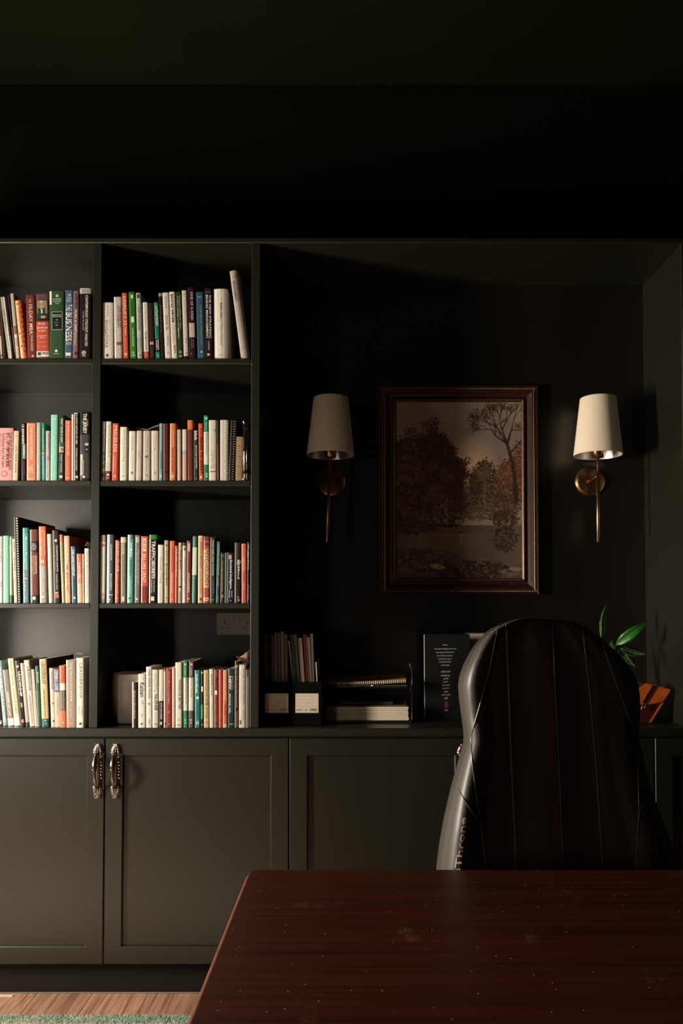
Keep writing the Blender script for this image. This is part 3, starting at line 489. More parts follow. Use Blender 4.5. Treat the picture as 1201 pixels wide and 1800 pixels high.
BK['third shelf, right bay', 's3', 2.576] = [
 ('r3b', 125, 206, 119, 200, 165, 'b8aa94', [B(0, .1, 'a08c78'), B(.1, .85, 'c8c6ac'), B(.94, 1, '8a7c6c'), O(.15, .5, .28, 'c04c34'), T('a soft brush of grass', .3, .8, .3, .5, 'b4b29a'), R(.85, .9, .2, .6, 'a88c7c')], 'cream book with a red dot, first on the left'),
 ('r3b', 225, 322, 217, 316, 160, '3c4448', [R(0, 1, 0, .42, '8ea0a4'), T('LEADERSHIP', .14, .38, .52, .74, 'b8c4c4'), T('pathway', .4, .55, .5, .62, '8a9494'), T('MANAGEMENT', .57, .82, .52, .74, 'b8c4c4'), R(.875, .885, .15, .9, 'b8c4c4'), O(.95, .45, .1, 'b8c4c4')], 'two-tone grey-blue and charcoal book'),
 ('r3b', 340, 412, 336, 408, 238, '7a2a1c', [R(0, 1, 0, .52, 'd8603c'), T('DEALING ON ONE', .03, .5, .42, .75, 'ecc0a0'), T('the bold', .54, .85, .45, .62, 'e0a080'), O(.92, .4, .12, 'ecc0a0')], 'rounded orange book shading to dark red'),
 ('r3b', 418, 497, 418, 496, 195, '6e6654', [B(0, .085, 'c4b4a4'), T('DONE', .105, .26, .3, .65, 'd0d8bc'), T('one day at a time', .28, .62, .45, .6, 'b0ac94'), T('JEFF OLSON', .68, .85, .35, .6, 'a8a488'), R(.9, .97, .3, .65, 'c8c8b0')], 'olive-grey book with a cream head'),
 ('r3b', 513, 600, 506, 600, 162, '3c9484', [R(0, 1, .0, .45, '88c0b0'), B(0, .065, '5c5448'), T('HUMAN', .12, .32, .42, .75, 'd0e0d4'), T('DESIGN', .37, .6, .3, .65, '1c6458'), T('the science', .66, .86, .5, .7, 'a8d4c8'), O(.93, .35, .2, '1a4c44')], 'mint to teal book with a grey-brown head'),
 ('r3b', 616, 694, 613, 690, 168, '6a6060', [R(.03, .11, .2, .35, 'c8c0bc'), R(.03, .11, .5, .65, 'c8c0bc'), T('Human Capital Analytics', .22, .72, .5, .78, 'c4bcb8'), T('the journey', .25, .7, .2, .36, 'a8a09c'), O(.94, .4, .2, 'c4bcb8')], 'mauve-grey book with pale serifed lettering'),
 ('r3b', 706, 811, 701, 806, 183, 'c04428', [B(.75, 1, '8c3028'), R(.03, .225, .28, .7, 'e0c8a8'), T('SABRI SUBY', .05, .2, .36, .62, '4a2418'), T('SELL LIKE CRAZY', .26, .7, .28, .68, 'ecd4b4'), T('HOW TO GET AS MANY', .74, .95, .6, .72, '3c1410'), T('CLIENTS AS YOU CAN', .74, .95, .25, .4, '3c1410')], 'wide red-orange book with a cream name box'),
 ('r3b', 822, 940, 816, 928, 162, '1a1510', [B(0, .065, '1e7a1c'), R(0.065, 1, 0, .12, 'b0aa94'), T('TRAFFIC', .09, .37, .3, .75, 'e8e4d8'), R(.375, .65, .28, .78, '5a5448'), T('SECRETS', .38, .64, .32, .72, 'd8d4c8'), T('RUSSELL BRUNSON', .66, .84, .55, .7, 'b8b0a4'), T('UNDERGROUND', .66, .85, .25, .4, 'b8b0a4'), R(.905, .965, .25, .65, 'd0c8bc')], 'thick black book with a bright green head'),
 ('r3b', 941, 1022, 938, 1018, 303, 'd2c8b4', [T('Crucial Time', .22, .66, .3, .65, 'b0a898'), T('the cost of calm', .72, .95, .35, .5, 'b8b0a0')], 'short cream book with faint thin lettering'),
 ('r3b', 1034, 1095, 1033, 1095, 240, 'a8a080', [R(0, 1, .82, .9, '6a6448'), T('SIMPLY', .16, .33, .3, .6, 'b86c40'), T('ELOQUENT', .37, .73, .25, .6, '3c3824'), O(.92, .4, .14, '3c3824'), T('s', .06, .1, .3, .6, '5a5438')], 'khaki book with orange and dark lettering'),
 ('r3c', 66, 132, 61, 128, 232, 'd8542a', [T('SURVIVE TO', .12, .5, .4, .68, 'b03c18'), T('THRIVING AGAIN', .52, .84, .35, .6, 'f0c0a0'), O(.94, .45, .12, 'f0c0a0')], 'orange book with deeper orange capitals'),
 ('r3c', 135, 182, 134, 166, 295, 'b84430', [T('THE SPEED OF TRUST', .05, .55, .35, .7, 'ecc8b0'), T('franklin', .6, .95, .4, .6, 'd89078')], 'narrow red book, shorter than the orange one'),
 ('r3c', 183, 225, 173, 223, 255, 'b49c74', [T('TALENT', .12, .45, .3, .65, '5a4028'), R(.72, .745, .1, .9, '2a2018'), R(.75, .8, .2, .9, 'c8b088'), T('abcd', .8, .97, .3, .7, '8a7450')], 'tan kraft book with a dark ring low down'),
 ('r3c', 233, 282, 229, 278, 255, 'c0b8b0', [B(0, .055, '3c3830'), R(.08, .13, .3, .7, '5a544c'), T('DRIVING INNOVATION', .25, .65, .35, .65, '9a94a0'), T('yours', .7, .85, .35, .55, 'a8a0a0')], 'narrow pale grey book with dark head'),
 ('r3c', 290, 346, 284, 345, 230, '7c3428', [R(0, .96, .1, .2, 'c06044'), R(.04, .17, .3, .7, 'e0b09c'), T('the seven', .28, .5, .4, .6, '4c1c14'), T('STICKINESS', .52, .83, .3, .65, 'ecd0bc'), O(.93, .5, .18, 'd8c0b0')], 'brick red book with a pale tag near its head'),
 ('r3c', 361, 440, 361, 412, 172, '245048', [R(0, 1, .15, .5, '5a9484'), R(.165, .58, .0, .9, 'c8d0b8'), ('D', .62, .35, .1, 'c8d0b8')], 'green book with a long pale panel'),
 ('r3c', 442, 508, 434, 503, 165, 'dca074', [R(0, .02, .1, .9, 'ecc8a0'), T('JORDAN BELFORT', .08, .5, .3, .68, '9a5434'), T('WAY OF THE WOLF', .53, .86, .35, .62, 'b87450'), R(.92, .965, .35, .7, '8a3420')], 'peach-tan book with thin rust capitals'),
 ('r3c', 511, 591, 505, 588, 172, 'b04430', [B(0, .06, '7a2838'), O(.12, .5, .3, '5c1c1c'), R(.195, .77, .0, 1, 'd89c6c'), T('PSYCHOLOGY', .2, .75, .18, .82, '8a2c24'), B(.77, .915, 'a83c30'), R(.915, .965, .1, .9, 'dcb490'), O(.94, .5, .14, 'b04430')], 'rust and tan book with tall condensed dark red letters'),
 ('r3c', 601, 668, 597, 662, 185, '2c302a', [R(0, 1, 0, .07, '8a9088'), T('WHAT EVERY BODY IS SAYING', .04, .58, .38, .66, 'd4d4c4'), T('JOE NAVARRO', .64, .86, .5, .7, '8ab0a0'), R(.945, .95, .2, .8, 'a8a8a0')], 'charcoal book with a column of white capitals'),
 ('r3c', 684, 740, 676, 716, 240, '1e5644', [T('CLOSING TECHNIQUES', .04, .55, .35, .7, 'a8d4c0'), T('PHILIP STORE', .59, .72, .4, .65, 'd8a890'), B(.75, .87, '2c4450'), T('times', .88, .96, .4, .6, '8ac0b0')], 'bottle green book with mint lettering', dict(side='2c2a20', depth=.2)),
 ('r3c', 741, 789, 727, 786, 390, '381818', [O(.06, .6, .25, '3c7048'), T('How to Give Yourself a Great Raise', .16, .78, .35, .6, 'c8a4a4'), R(.82, .92, .3, .5, 'a8782c'), R(.84, .88, .55, .8, 'b89048')], 'dark red short book with a gold figure low down'),
 ('r3c', 791, 813, 790, 811, 390, '3c6c5c', [], 'very thin sage green book'),
 ('r3c', 816, 918, 814, 917, 385, '141620', [R(0, 1, 0, .04, '6a7080'), R(.05, .13, .25, .6, 'd0b0a8'), H('EQ', .07, .1, .3, .5, '8a2c28'), T('Emotional Intelligence', .15, .72, .3, .7, 'd8d8dc'), T('Daniel', .76, .88, .6, .75, 'c8c8cc'), T('Goleman', .74, .9, .3, .45, 'c8c8cc'), O(.95, .5, .08, 'a0a0a8')], 'navy-black short book with a small pink square'),
 ('r3c', 918, 1008, 921, 1002, 255, '261c14', [R(0, .28, .0, .5, '3a3026'), O(.32, .7, .3, 'b8a078'), T('@Mind', .28, .6, .35, .8, 'd8ccb4'), O(.9, .55, .1, 'c8bca8'), H('GO', .93, .97, .4, .95, 'c0b4a0')], 'dark brown book with flowing cream script'),
 ('r3c', 1011, 1077, 1014, 1079, 268, 'd85a2c', [B(.45, 1, 'c04838'), T('SUPERCHARGED', .22, .47, .35, .6, 'f0c8a8'), T('DEAN', .66, .78, .4, .6, 'f0c8a8')], 'orange-red book near the divider with small pale words'),
 ('r3c', 1084, 1113, 1086, 1113, 250, '14120e', [R(.03, .12, .2, .9, '8a8a7c'), R(.14, .25, .1, .6, 'a8a898'), T('influence', .26, .45, .2, .8, 'c8c8b8'), T('forty', .7, .95, .3, .8, '8a8a7c')], 'narrow black book pressed against the right divider'),
]
BK['bottom shelf, left bay', 'top', 2.62] = [
 ('r4a', -52, -20, -10, 34, 420, '15120f', [T('TIM', .9, .97, .2, .8, W)], 'black book cut by the left frame edge'),
 ('r4a', -28, 30, 40, 96, 275, '6c8488', [T('THE RIDE OF A LIFETIME', .1, .95, .3, .65, 'd0dcdc')], 'slate blue leaning book with white capitals'),
 ('r4a', 36, 108, 100, 180, 380, '76685a', [B(.87, 1, 'ddd4c4'), T('LEADERS EAT LAST', .4, .84, .35, .65, 'e8dcc8'), T('Simon', .06, .25, .4, .6, 'a09484'), O(.93, .5, .08, '9a8c7c')], 'brown leaning book with a white foot'),
 ('r4a', 98, 178, 186, 253, 248, 'c4c298', [B(.86, 1, 'ddd8c4'), T('Emotional First Aid', .04, .4, .35, .6, '8a8a5c'), T('MANAGING ONESELF', .45, .82, .35, .6, '9a9a6c')], 'pale yellow-green leaning book'),
 ('r4a', 183, 258, 256, 318, 272, '171410', [O(.09, .45, .2, 'c8c0b4'), T('LEADERSHIP', .17, .55, .42, .85, 'ece4d4'), T('theory practice', .2, .5, .15, .28, 'a09888'), T('peter', .65, .72, .3, .8, 'c8c0b4'), R(.9, .95, .3, .7, 'd87060')], 'thick black leaning book with large white capitals'),
 ('r4a', 260, 298, 322, 373, 300, '9c9082', [B(.94, 1, '18301c')], 'grey board-edged leaning book with dark green foot'),
 ('r4a', 300, 375, 378, 440, 265, 'c0b4a4', [T('LEARNING', .1, .46, .45, .75, '6a5c50'), T('LEADERSHIP', .52, .85, .35, .6, 'a07060'), T('david', .86, .96, .4, .6, '9a8c7c'), O(.05, .5, .25, 'd0c8bc')], 'beige leaning book with tall thin capitals'),
 ('r4a', 390, 440, 445, 474, 372, 'c8bcA8'.lower(), [R(0, 1, .4, .46, '6a5c4c')], 'narrow cream leaning book left of the dark green one'),
 ('r4a', 443, 494, 476, 525, 333, '0f4a34', [T('BOUND', .1, .28, .4, .75, 'b8d4c0'), T('the mind of', .4, .9, .4, .6, '4a8468'), R(.4, 1, 0, .12, 'a8946c')], 'dark green leaning book with short pale word'),
 ('r4a', 496, 583, 530, 612, 250, 'c4aE7c'.lower(), [B(.88, 1, '24505c'), T('LEADERSHIP', .04, .37, .2, .75, '6a5430'), T('JAMES MACGREGOR BURNS', .44, .86, .35, .62, '7a6438'), O(.91, .5, .12, 'c4ae7c'), H('paper', .95, .965, .3, .8, '9ab0a8')], 'tan book with teal foot and dark brown cover side', dict(side='1c1014', depth=.25)),
 ('r4a', 615, 668, 641, 690, 355, 'c4b8a0', [T('THE ART OF WAR', .06, .36, .4, .7, '4a4030'), O(.6, .6, .22, '7a6c54'), O(.9, .6, .22, '4a4030')], 'cream book beside the book with an indigo head'),
 ('r4a', 669, 742, 691, 760, 362, 'b8a890', [B(0, .4, '4a4468'), T('STEPHEN R. COVEY', .02, .38, .2, .75, 'c8c4d0'), T('The 8th Habit', .5, .8, .4, .6, '9a8c78')], 'taupe book with an indigo head'),
 ('r4a', 746, 822, 766, 832, 322, 'e0602c', [B(.29, .40, 'd4c8b0'), B(.40, .73, '5c5448'), T('BUSINESS', .05, .25, .4, .7, 'c04818'), T('The Personal', .42, .7, .55, .75, 'b0a898'), T('Leadership', .42, .7, .2, .4, 'b0a898'), ('D', .92, .5, .14, 'f0dcc8')], 'orange book with cream and grey bands'),
 ('r4a', 824, 945, 834, 945, 258, '9a8876', [T('THE FIFTH DISCIPLINE', .04, .62, .42, .62, 'd8ccb8'), T('PETER M. SENGE', .65, .85, .42, .58, 'c8bca8'), R(.92, .96, .25, .75, 'c8806c')], 'thick taupe book with narrow pale capitals'),
 ('r4a', 948, 1034, 949, 1034, 235, 'd8d4c0', [T('LEADERSHIP', .07, .58, .4, .72, '8a8470'), T('Roger', .7, .85, .65, .8, 'a8a28c'), T('Gill', .7, .8, .3, .45, 'a8a28c'), R(.93, .96, .4, .7, '3c382c')], 'ivory book with tall olive capitals against the divider'),
]
BK['bottom shelf, right bay', 'top', 2.578] = [
 ('r4b', 541, 617, 541, 619, 592, '241c18', [R(0, 1, .0, .3, '9a8c80'), T('Introduction', .2, .8, .3, .65, 'b0a498')], 'short black notebook with grey edge in front of the pot', dict(depth=.055)),
 ('r4b', 623, 722, 623, 722, 487, 'd4ccbc', [R(.05, .11, .3, .7, 'c4bcac'), R(.06, .10, .36, .64, 'd4ccbc'), T('Kaizen', .16, .43, .2, .8, '2a241e'), R(.5, .56, .35, .65, 'b0a898'), R(.52, .54, .42, .58, 'd4ccbc'), R(.74, .81, .35, .55, 'c0b8a8'), O(.93, .45, .14, '6a6256')], 'white book with a loose black handwritten word', dict(depth=.08)),
 ('r4b', 727, 806, 728, 809, 392, 'd2cab8', [T('HAS CHINA WON?', .05, .52, .38, .68, '4a443a'), O(.61, .45, .18, '3a342a'), O(.61, .45, .09, 'd2cab8'), T('KISHORE', .86, .95, .4, .6, '6a6256')], 'tall white book with evenly spaced black capitals'),
 ('r4b', 809, 889, 812, 890, 430, 'cfc6b4', [T('Richard H. Thaler', .06, .35, .5, .68, '8a8272'), T('Cass Sunstein', .08, .3, .2, .34, 'a09888'), O(.37, .3, .1, '2a241e'), T('NUDGE', .43, .7, .35, .75, '2a241e'), T('improving', .74, .88, .4, .6, 'b0a898'), O(.94, .5, .2, '4a443a'), O(.94, .5, .12, 'cfc6b4')], 'off-white book with one bold upright word'),
 ('r4b', 894, 956, 893, 955, 430, 'cac2ae', [B(.54, 1, '181410'), T('RUTH ANN BARBER', .57, .86, .4, .7), R(.9, .95, .3, .7, 'c8c0b4')], 'white book with its lower half black'),
 ('r4b', 960, 988, 960, 989, 430, 'd8b0a0', [R(0, .03, 0, 1, 'c04830'), O(.93, .5, .3, '4a3028')], 'thin pinkish book left of the brick red one'),
 ('r4b', 992, 1066, 992, 1065, 413, '8c2c28', [T('Three Minds Young Eagles', .05, .6, .35, .62, 'd8a8a0'), T('By', .72, .76, .35, .6, 'd8a8a0'), O(.94, .5, .1, 'd8a8a0')], 'brick red book among white ones'),
 ('r4b', 1069, 1112, 1069, 1113, 410, 'c8a090', [], 'plain pinkish beige narrow book'),
 ('r4c', 63, 156, 63, 158, 335, 'd0c8b4', [R(0, 1, .82, 1, '9a7c6c'), T('THINKING BETTER', .26, .72, .45, .78, '4a443a'), R(.955, .965, .25, .7, '2a241e'), R(.86, .9, .3, .6, 'b8b09c')], 'tall cream book with condensed capitals'),
 ('r4c', 168, 226, 172, 226, 318, '24804c', [B(.25, .745, 'd0ccb8'), O(.05, .5, .28, '8ac89c'), T('HBR', .1, .22, .35, .6, '8ac89c'), T('Making Better Decisions', .26, .65, .4, .7, '6a6a5c'), R(.87, .9, .3, .6, '8ac89c'), ('D', .93, .5, .2, 'b0d8b8')], 'tall green book with a pale middle'),
 ('r4c', 238, 306, 238, 301, 318, '5c4444', [B(.25, .745, 'd0c8b8'), O(.05, .5, .28, 'b09c98'), T('HBR', .1, .22, .35, .6, 'c8b4ac'), T('Critical Thinking', .26, .54, .35, .65, '7a6a60'), R(.87, .9, .3, .7, 'c89c94'), ('D', .93, .5, .2, 'c8b4ac')], 'tall mauve-brown book with a pale middle'),
 ('r4c', 316, 391, 320, 391, 437, '1c8078', [T('mindset', .07, .4, .15, .68, 'd0ecdc'), O(.48, .5, .26, 'd0dcc8'), T('CAROL DWECK', .58, .85, .4, .6, '0c4440'), O(.92, .5, .28, 'd0dcc8'), O(.92, .5, .14, '0c2c28')], 'teal book with lower-case pale word and disc'),
 ('r4c', 398, 434, 399, 434, 440, '1e1812', [O(.04, .4, .35, 'a8d494'), R(.28, .37, .2, .8, 'd8d0c8'), R(.6, .85, .05, .7, '4c9454'), O(.95, .5, .2, 'c8c0b4')], 'narrow black and green book'),
 ('r4c', 436, 506, 440, 510, 437, 'c0a878', [T('KNOWLEDGE RE', .05, .55, .35, .65, '8a7444'), O(.59, .5, .3, '7a3c28'), O(.59, .5, .2, 'c0a878'), O(.59, .5, .1, '7a3c28'), T('X PRIZE', .65, .84, .35, .65, '8a7444'), O(.91, .5, .16, '8a7444')], 'khaki tan book with a small red ring'),
 ('r4c', 513, 564, 516, 571, 423, 'ccd0b8', [T('getting to yes', .09, .45, .3, .65, '4a4a3c'), T('without', .6, .9, .35, .5, 'a8b098')], 'pale mint book with thin rounded dark letters'),
 ('r4c', 570, 630, 576, 632, 430, '7c4440', [R(0, 1, 0, .45, '98544c'), T('Drive', .14, .36, .25, .72, '1e1210'), R(.36, .43, .2, .7, 'ecdcd0'), T('Daniel H. Pink', .47, .8, .3, .6, '5c1c20'), R(.9, .95, .35, .6, '3c1c1c')], 'mauve-red book with black script and a white mark'),
 ('r4c', 634, 685, 637, 685, 430, 'c8381c', [R(0, 1, .05, .45, 'd84c28'), O(.87, .5, .2, '8a1c14')], 'plain scarlet narrow book'),
 ('r4c', 693, 751, 690, 749, 435, 'b8a88c', [R(.02, .96, .15, .85, 'd8702c'), R(.53, .96, .15, .85, 'd05424'), T('THE CHALLENGE', .04, .5, .3, .6, 'e8b07c'), T('DAN KOLT', .6, .8, .35, .65, '6a1c10'), R(.94, .96, .3, .7, 'e8c8a8')], 'greige book with an orange inset strip'),
 ('r4c', 756, 843, 758, 841, 415, '143036', [T('NEW', .13, .36, .15, .5, 'd0dccc'), T('MIND', .13, .36, .6, .85, 'b0704c'), T('MICHAEL NEIL', .43, .76, .15, .42, 'b8ccc4'), T('the pure', .44, .76, .62, .76, '8a5444'), R(.93, .95, .2, .8, '6a8080')], 'dark petrol blue book with white and rust lettering'),
 ('r4c', 846, 898, 846, 898, 315, '241710', [R(0, 1, 0, .1, 'a89484'), R(0, 1, .9, 1, 'a89484'), T('YOU AND YOUR RELATIONSHIPS', .12, .7, .3, .6, 'a89078'), R(.06, .1, .3, .65, 'a8a094'), R(.75, 1, .12, .88, '5c4020')], 'tall dark brown book edged in pale card'),
 ('r4c', 901, 990, 901, 988, 365, 'cac2b2', [T('THE ART OF PUBLIC SPEAKING', .06, .64, .6, .75, '4a4038'), T('LESSONS', .7, .88, .55, .72, '9a9284'), R(.88, .95, .1, .35, '4a4038'), T('second edition', .12, .6, .2, .3, 'a8a092')], 'white book with dark lettering near the divider'),
 ('r4c', 992, 1040, 992, 1040, 430, '6c6056', [R(0, .12, .2, .6, '3c2c24'), T('modern masters', .15, .85, .35, .55, '8a7c70')], 'taupe book pressed against the right divider'),
]

# ---- text outlines are made once, all together
_txt = {}
def prefetch(strings):
    obs = []
    for s in strings:
        cu = bpy.data.curves.new('t', 'FONT'); cu.body = s; cu.resolution_u = 2; cu.offset = 0.012
        o = bpy.data.objects.new('t', cu); COL.objects.link(o); obs.append((s, o))
    dg = bpy.context.evaluated_depsgraph_get()
    for s, o in obs:
        me = bpy.data.meshes.new_from_object(o.evaluated_get(dg))
        v = [(p.co.x, p.co.y) for p in me.vertices]; f = [tuple(p.vertices) for p in me.polygons]
        if v:
            x0 = min(a for a, b in v); x1 = max(a for a, b in v); y0 = min(b for a, b in v); y1 = max(b for a, b in v)
            v = [((a - x0) / max(1e-6, x1 - x0), (b - y0) / max(1e-6, y1 - y0)) for a, b in v]
        _txt[s] = (v, f, (x1 - x0, y1 - y0) if v else (1, 1)); bpy.data.meshes.remove(me)
    for s, o in obs:
        cu = o.data; bpy.data.objects.remove(o); bpy.data.curves.remove(cu)
POEM = ['Story', 'The untold and brightest stories of our', 'times, imagined and written by one', 'who told them on the way and', 'now they live in a story of', 'us all, unspoken and kept', 'in the quiet', 'A life in full', 'in old and new', 'told well', 'begins', 'with words', 'together', 'and', 'always kindly', 'still', 'One']
_ss = set(POEM) | {'uThrone', 'LEITZ', '2420', 'A4'}
for rows in BK.values():
    for r in rows:
        for p in r[7]:
            if p[0] in 'TH': _ss.add(p[1])
prefetch(sorted(_ss))

def make_book(key, row, Ys, zb, quad):
    fr, tl, tr, bl, br, yt, col, prints, label = row[:9]; op = row[9] if len(row) > 9 else {}
    xc, th, ang, h = quad
    hard = op.get('hard'); D = op.get('depth') or max(.09, min(.21, h * .66)); D = min(D, YB - Ys - .004)
    drop = abs(math.sin(ang)) * th / 2
    t = thing('book', (xc, Ys, zb + drop + .0002), label + ', ' + key, 'book', 'books on the ' + key, (0, ang, 0))
    t['category'] = 'book'
    hw = th / 2; ct = min(.0025 if hard else .0007, th * .2)
    base = cmat(col, .42 if hard else .38)
    bulge = (.004 if hard else .0009) * min(1, th / .02) + .0004; cr = min(.0012, th * .12)
    bulge = min(bulge, hw * .8)
    NP = 9
    def fy(u):    # spine surface y for u in 0..1
        s = abs(2 * u - 1); return (1 - (1 - s ** 4 if not hard else 1 - s * s)) * (bulge + (.0012 if s > .9 else 0)) if False else (s ** (2 if hard else 4)) * (bulge + .0008)
    us = [0, .03, .1, .25, .5, .75, .9, .97, 1]
    outer = [(-hw, D)] + [(-hw + u * th, fy(u)) for u in us] + [(hw, D)]
    inner = [(-hw + ct, D)] + [(-hw + ct + u * (th - 2 * ct), fy(u) + ct) for u in us] + [(hw - ct, D)]
    zs = sorted({0.0, h} | {round(h * (1 - p[k]), 6) for p in prints if p[0] == 'B' for k in (1, 2)})
    bands = [(h * (1 - p[2]), h * (1 - p[1]), p[3]) for p in prints if p[0] == 'B']
    m = MB(); n = len(outer); sidem = cmat(op['side'], .5) if 'side' in op else None
    for i in range(len(zs) - 1):
        z0, z1 = zs[i], zs[i + 1]; zm = (z0 + z1) / 2; mm = base
        for b0, b1, c in bands:
            if b0 - 1e-6 <= zm <= b1 + 1e-6: mm = cmat(c, .4)
        vs = [(x, y, z0) for x, y in outer] + [(x, y, z1) for x, y in outer]
        for k in range(n - 1): m.add([vs[k], vs[k + 1], vs[n + k + 1], vs[n + k]], [(0, 1, 2, 3)], (sidem if sidem and k in (0, n - 2) else mm))
        if i == 0 or i == len(zs) - 2:
            z = z0 if i == 0 else z1
            for zz in ([z0] if i == 0 else []) + ([z1] if i == len(zs) - 2 else []):
                for k in range(n - 1): m.add([(*outer[k], zz), (*outer[k + 1], zz), (*inner[k + 1], zz), (*inner[k], zz)], [(0, 1, 2, 3)], mm)
    for k in range(n - 1): m.add([(*inner[k], 0), (*inner[k + 1], 0), (*inner[k + 1], h), (*inner[k], h)], [(0, 1, 2, 3)], base)
    for s in (0, n - 1): m.add([(*outer[s], 0), (*inner[s], 0), (*inner[s], h), (*outer[s], h)], [(0, 1, 2, 3)], base)
    m.build('cover', None, t)
    g = .0022 if hard else .0006
    m = MB(); m.box(-hw + ct, bulge + ct + .0012, g, hw - ct, D - (.003 if hard else .0006), h - g, PAGES)
    m.build('page_block', None, t)
    # printed marks sit a hair in front of the spine
    m = MB(); e = .00025; lay = 0
    def P(u, z, l): return (-hw + u * th, fy(u) - e - l, z)
    for p in prints:
        k = p[0]
        if k == 'B': continue
        lay += .00002
        if k == 'R':
            _, v0, v1, u0, u1, c = p; cols = [u0] + [u for u in us if u0 < u < u1] + [u1]
            for a, b in zip(cols, cols[1:]):
                m.add([P(a, h * (1 - v0), lay), P(b, h * (1 - v0), lay), P(b, h * (1 - v1), lay), P(a, h * (1 - v1), lay)], [(0, 1, 2, 3)], cmat(c, .45))
        elif k in 'OD':
            _, v, u, r, c = p; N = 4 if k == 'D' else 14
            m.add([P(min(.995, max(.005, u + r * math.cos(2 * math.pi * i / N))), h * (1 - v) + r * th * math.sin(2 * math.pi * i / N), lay) for i in range(N)], [tuple(range(N))], cmat(c, .45))
        elif k == 'T':
            _, s, v0, v1, u0, u1, c = p; v, f, _a = _txt[s]
            m.add([P(u0 + b * (u1 - u0), h * (1 - v0 - a * (v1 - v0)), lay + .0001) for a, b in v], f, cmat(c, .45))
        elif k == 'H':
            _, s, v0, v1, u0, u1, c = p; v, f, _a = _txt[s]
            m.add([P(u0 + a * (u1 - u0), h * (1 - v1 + b * (v1 - v0)), lay + .0001) for a, b in v], f, cmat(c, .45))
    if m.v: m.build('spine_print', None, t, fix=False)
    def coil(c, u0, u1):
        m = MB(); N = int(h / .0085); x0, x1 = -hw + u0 * th, -hw + u1 * th; r = (x1 - x0) / 2
        for i in range(N):
            z = h * (i + .5) / N
            m.tube([((x0 + x1) / 2 + r * math.cos(a), -.001 + .5 * r * math.sin(a), z + .0008 * math.cos(a)) for a in [j * math.pi / 4 for j in range(8)]], .0011, mat('wire_' + c, c, .3, metal=.6, noise=.05), 4, closed=True)
        m.build('wire_coil', None, t)
    if 'spiral' in op: coil(*op['spiral'])
    if 'spiral2' in op: coil(*op['spiral2'])
    if 'comb' in op:
        m = MB(); m.box(-hw - .0015, -.002, 0, -hw - .0003, D - .03, h, cmat('c8c0b0')); m.build('back_sheet', None, t)
        m = MB(); N = 34
        for i in range(N):
            z = h * (i + .5) / N; m.box(-.002, -.003, z - .0018, .003, .001, z + .0018, cmat('d8d0c0', .3), bv=.0005)
        m.build('comb_teeth', None, t)
    if 'clip' in op:
        CH = mat('chrome_bar', (.7, .66, .62), .18, metal=1, noise=.1)
        m = MB()
        for x, r in ((-hw + .005, .0042), (-hw + .0125, .0022)): m.tube([(x, -.002, .004), (x, -.002, h - .002)], r, CH, 10)
        m.blob((-hw + .003, -.002, .006), .006, .005, .006, CH); m.blob((-hw + .003, -.002, h - .006), .006, .005, .007, CH)
        m.build('spine_bar', None, t)
        for z in (.13, .5, .86):
            m = MB(); m.box(-hw + .0, -.009, h * z - .005, hw - .004, -.0015, h * z + .005, BLKM, bv=.0015); m.build('binder_clip', None, t)
    if 'cut' in op:
        N = 12; m = MB(); m.add([P(.02 + .22 * max(0, math.sin(math.pi * i / N)), h * (.36 + .12 * math.cos(math.pi * i / N)), .0003) for i in range(N + 1)], [tuple(range(N + 1))], cmat('a09a80')); m.build('cover_medallion', None, t, fix=False)
    return t

BOOKS = {}
for (key, zk, Ys), rows in BK.items():
    zb = ZT[zk]; q = []
    for r in rows:
        ox, oy, s = RG[r[0]]; yt = oy + r[5] / s
        zt_ = at(300, yt, Ys).z; ybp = {'s1': 629.8, 's2': 844.5, 's3': 1060.2}.get(zk)
        if ybp is None: ybp = PY + F * 0; ybp = 1062.8 + F * (CAMZ - zb) / Ys
        T0, T1 = at(ox + r[1] / s, yt, Ys).x, at(ox + r[2] / s, yt, Ys).x
        B0, B1 = at(ox + r[3] / s, ybp, Ys).x, at(ox + r[4] / s, ybp, Ys).x
        H_ = zt_ - zb; ang = math.atan2((T0 + T1 - B0 - B1) / 2, H_)
        if abs(ang) < .012: ang = 0 if abs(ang) < .006 else ang
        wd = (B1 - B0 + (T1 - T0)) / 2 * math.cos(ang)
        h = H_ / math.cos(ang) - abs(math.tan(ang)) * wd * .5
        q.append([(B0 + B1) / 2, wd - .0004, ang, h])
    # keep neighbours from cutting into each other
    def edge(b, z, side): return b[0] + z * math.tan(b[2]) + side * b[1] / 2 / math.cos(b[2])
    for _ in range(3):
        for a, b in zip(q, q[1:]):
            for z in (0, min(a[3], b[3])):
                ov = edge(a, z, 1) - edge(b, z, -1) + .0003
                if ov > 0:
                    for c, s in ((a, -1), (b, 1)):
                        d = min(ov / 2, c[1] * .3); c[1] -= d; c[0] += s * d / 2
    bay = 0 if 'left' in key else 1
    lo_, hi_ = DV[bay][1] + .0006, DV[bay + 1][0] - .0006
    for b in (q[0], q[-1]):
        for z in (0, b[3]):
            o2 = edge(b, z, 1) - hi_
            if o2 > 0: b[1] -= o2; b[0] -= o2 / 2
            o1 = lo_ - edge(b, z, -1)
            if o1 > 0: b[1] -= o1; b[0] += o1 / 2
    for i_, (r, b) in enumerate(zip(rows, q)):
        # the bottom centre of a tilted book: shift so its foot stays where it is drawn
        BOOKS.setdefault(key, []).append(make_book(key, r, Ys + (0 if Ys < 2.6 else (-.042 if i_ > 11 else -.042 * i_ / 14)), zb, b))
# ------------------------------------------------------------------ small things on the shelves
ZW = ZT['top']
rnd = random.Random(11)
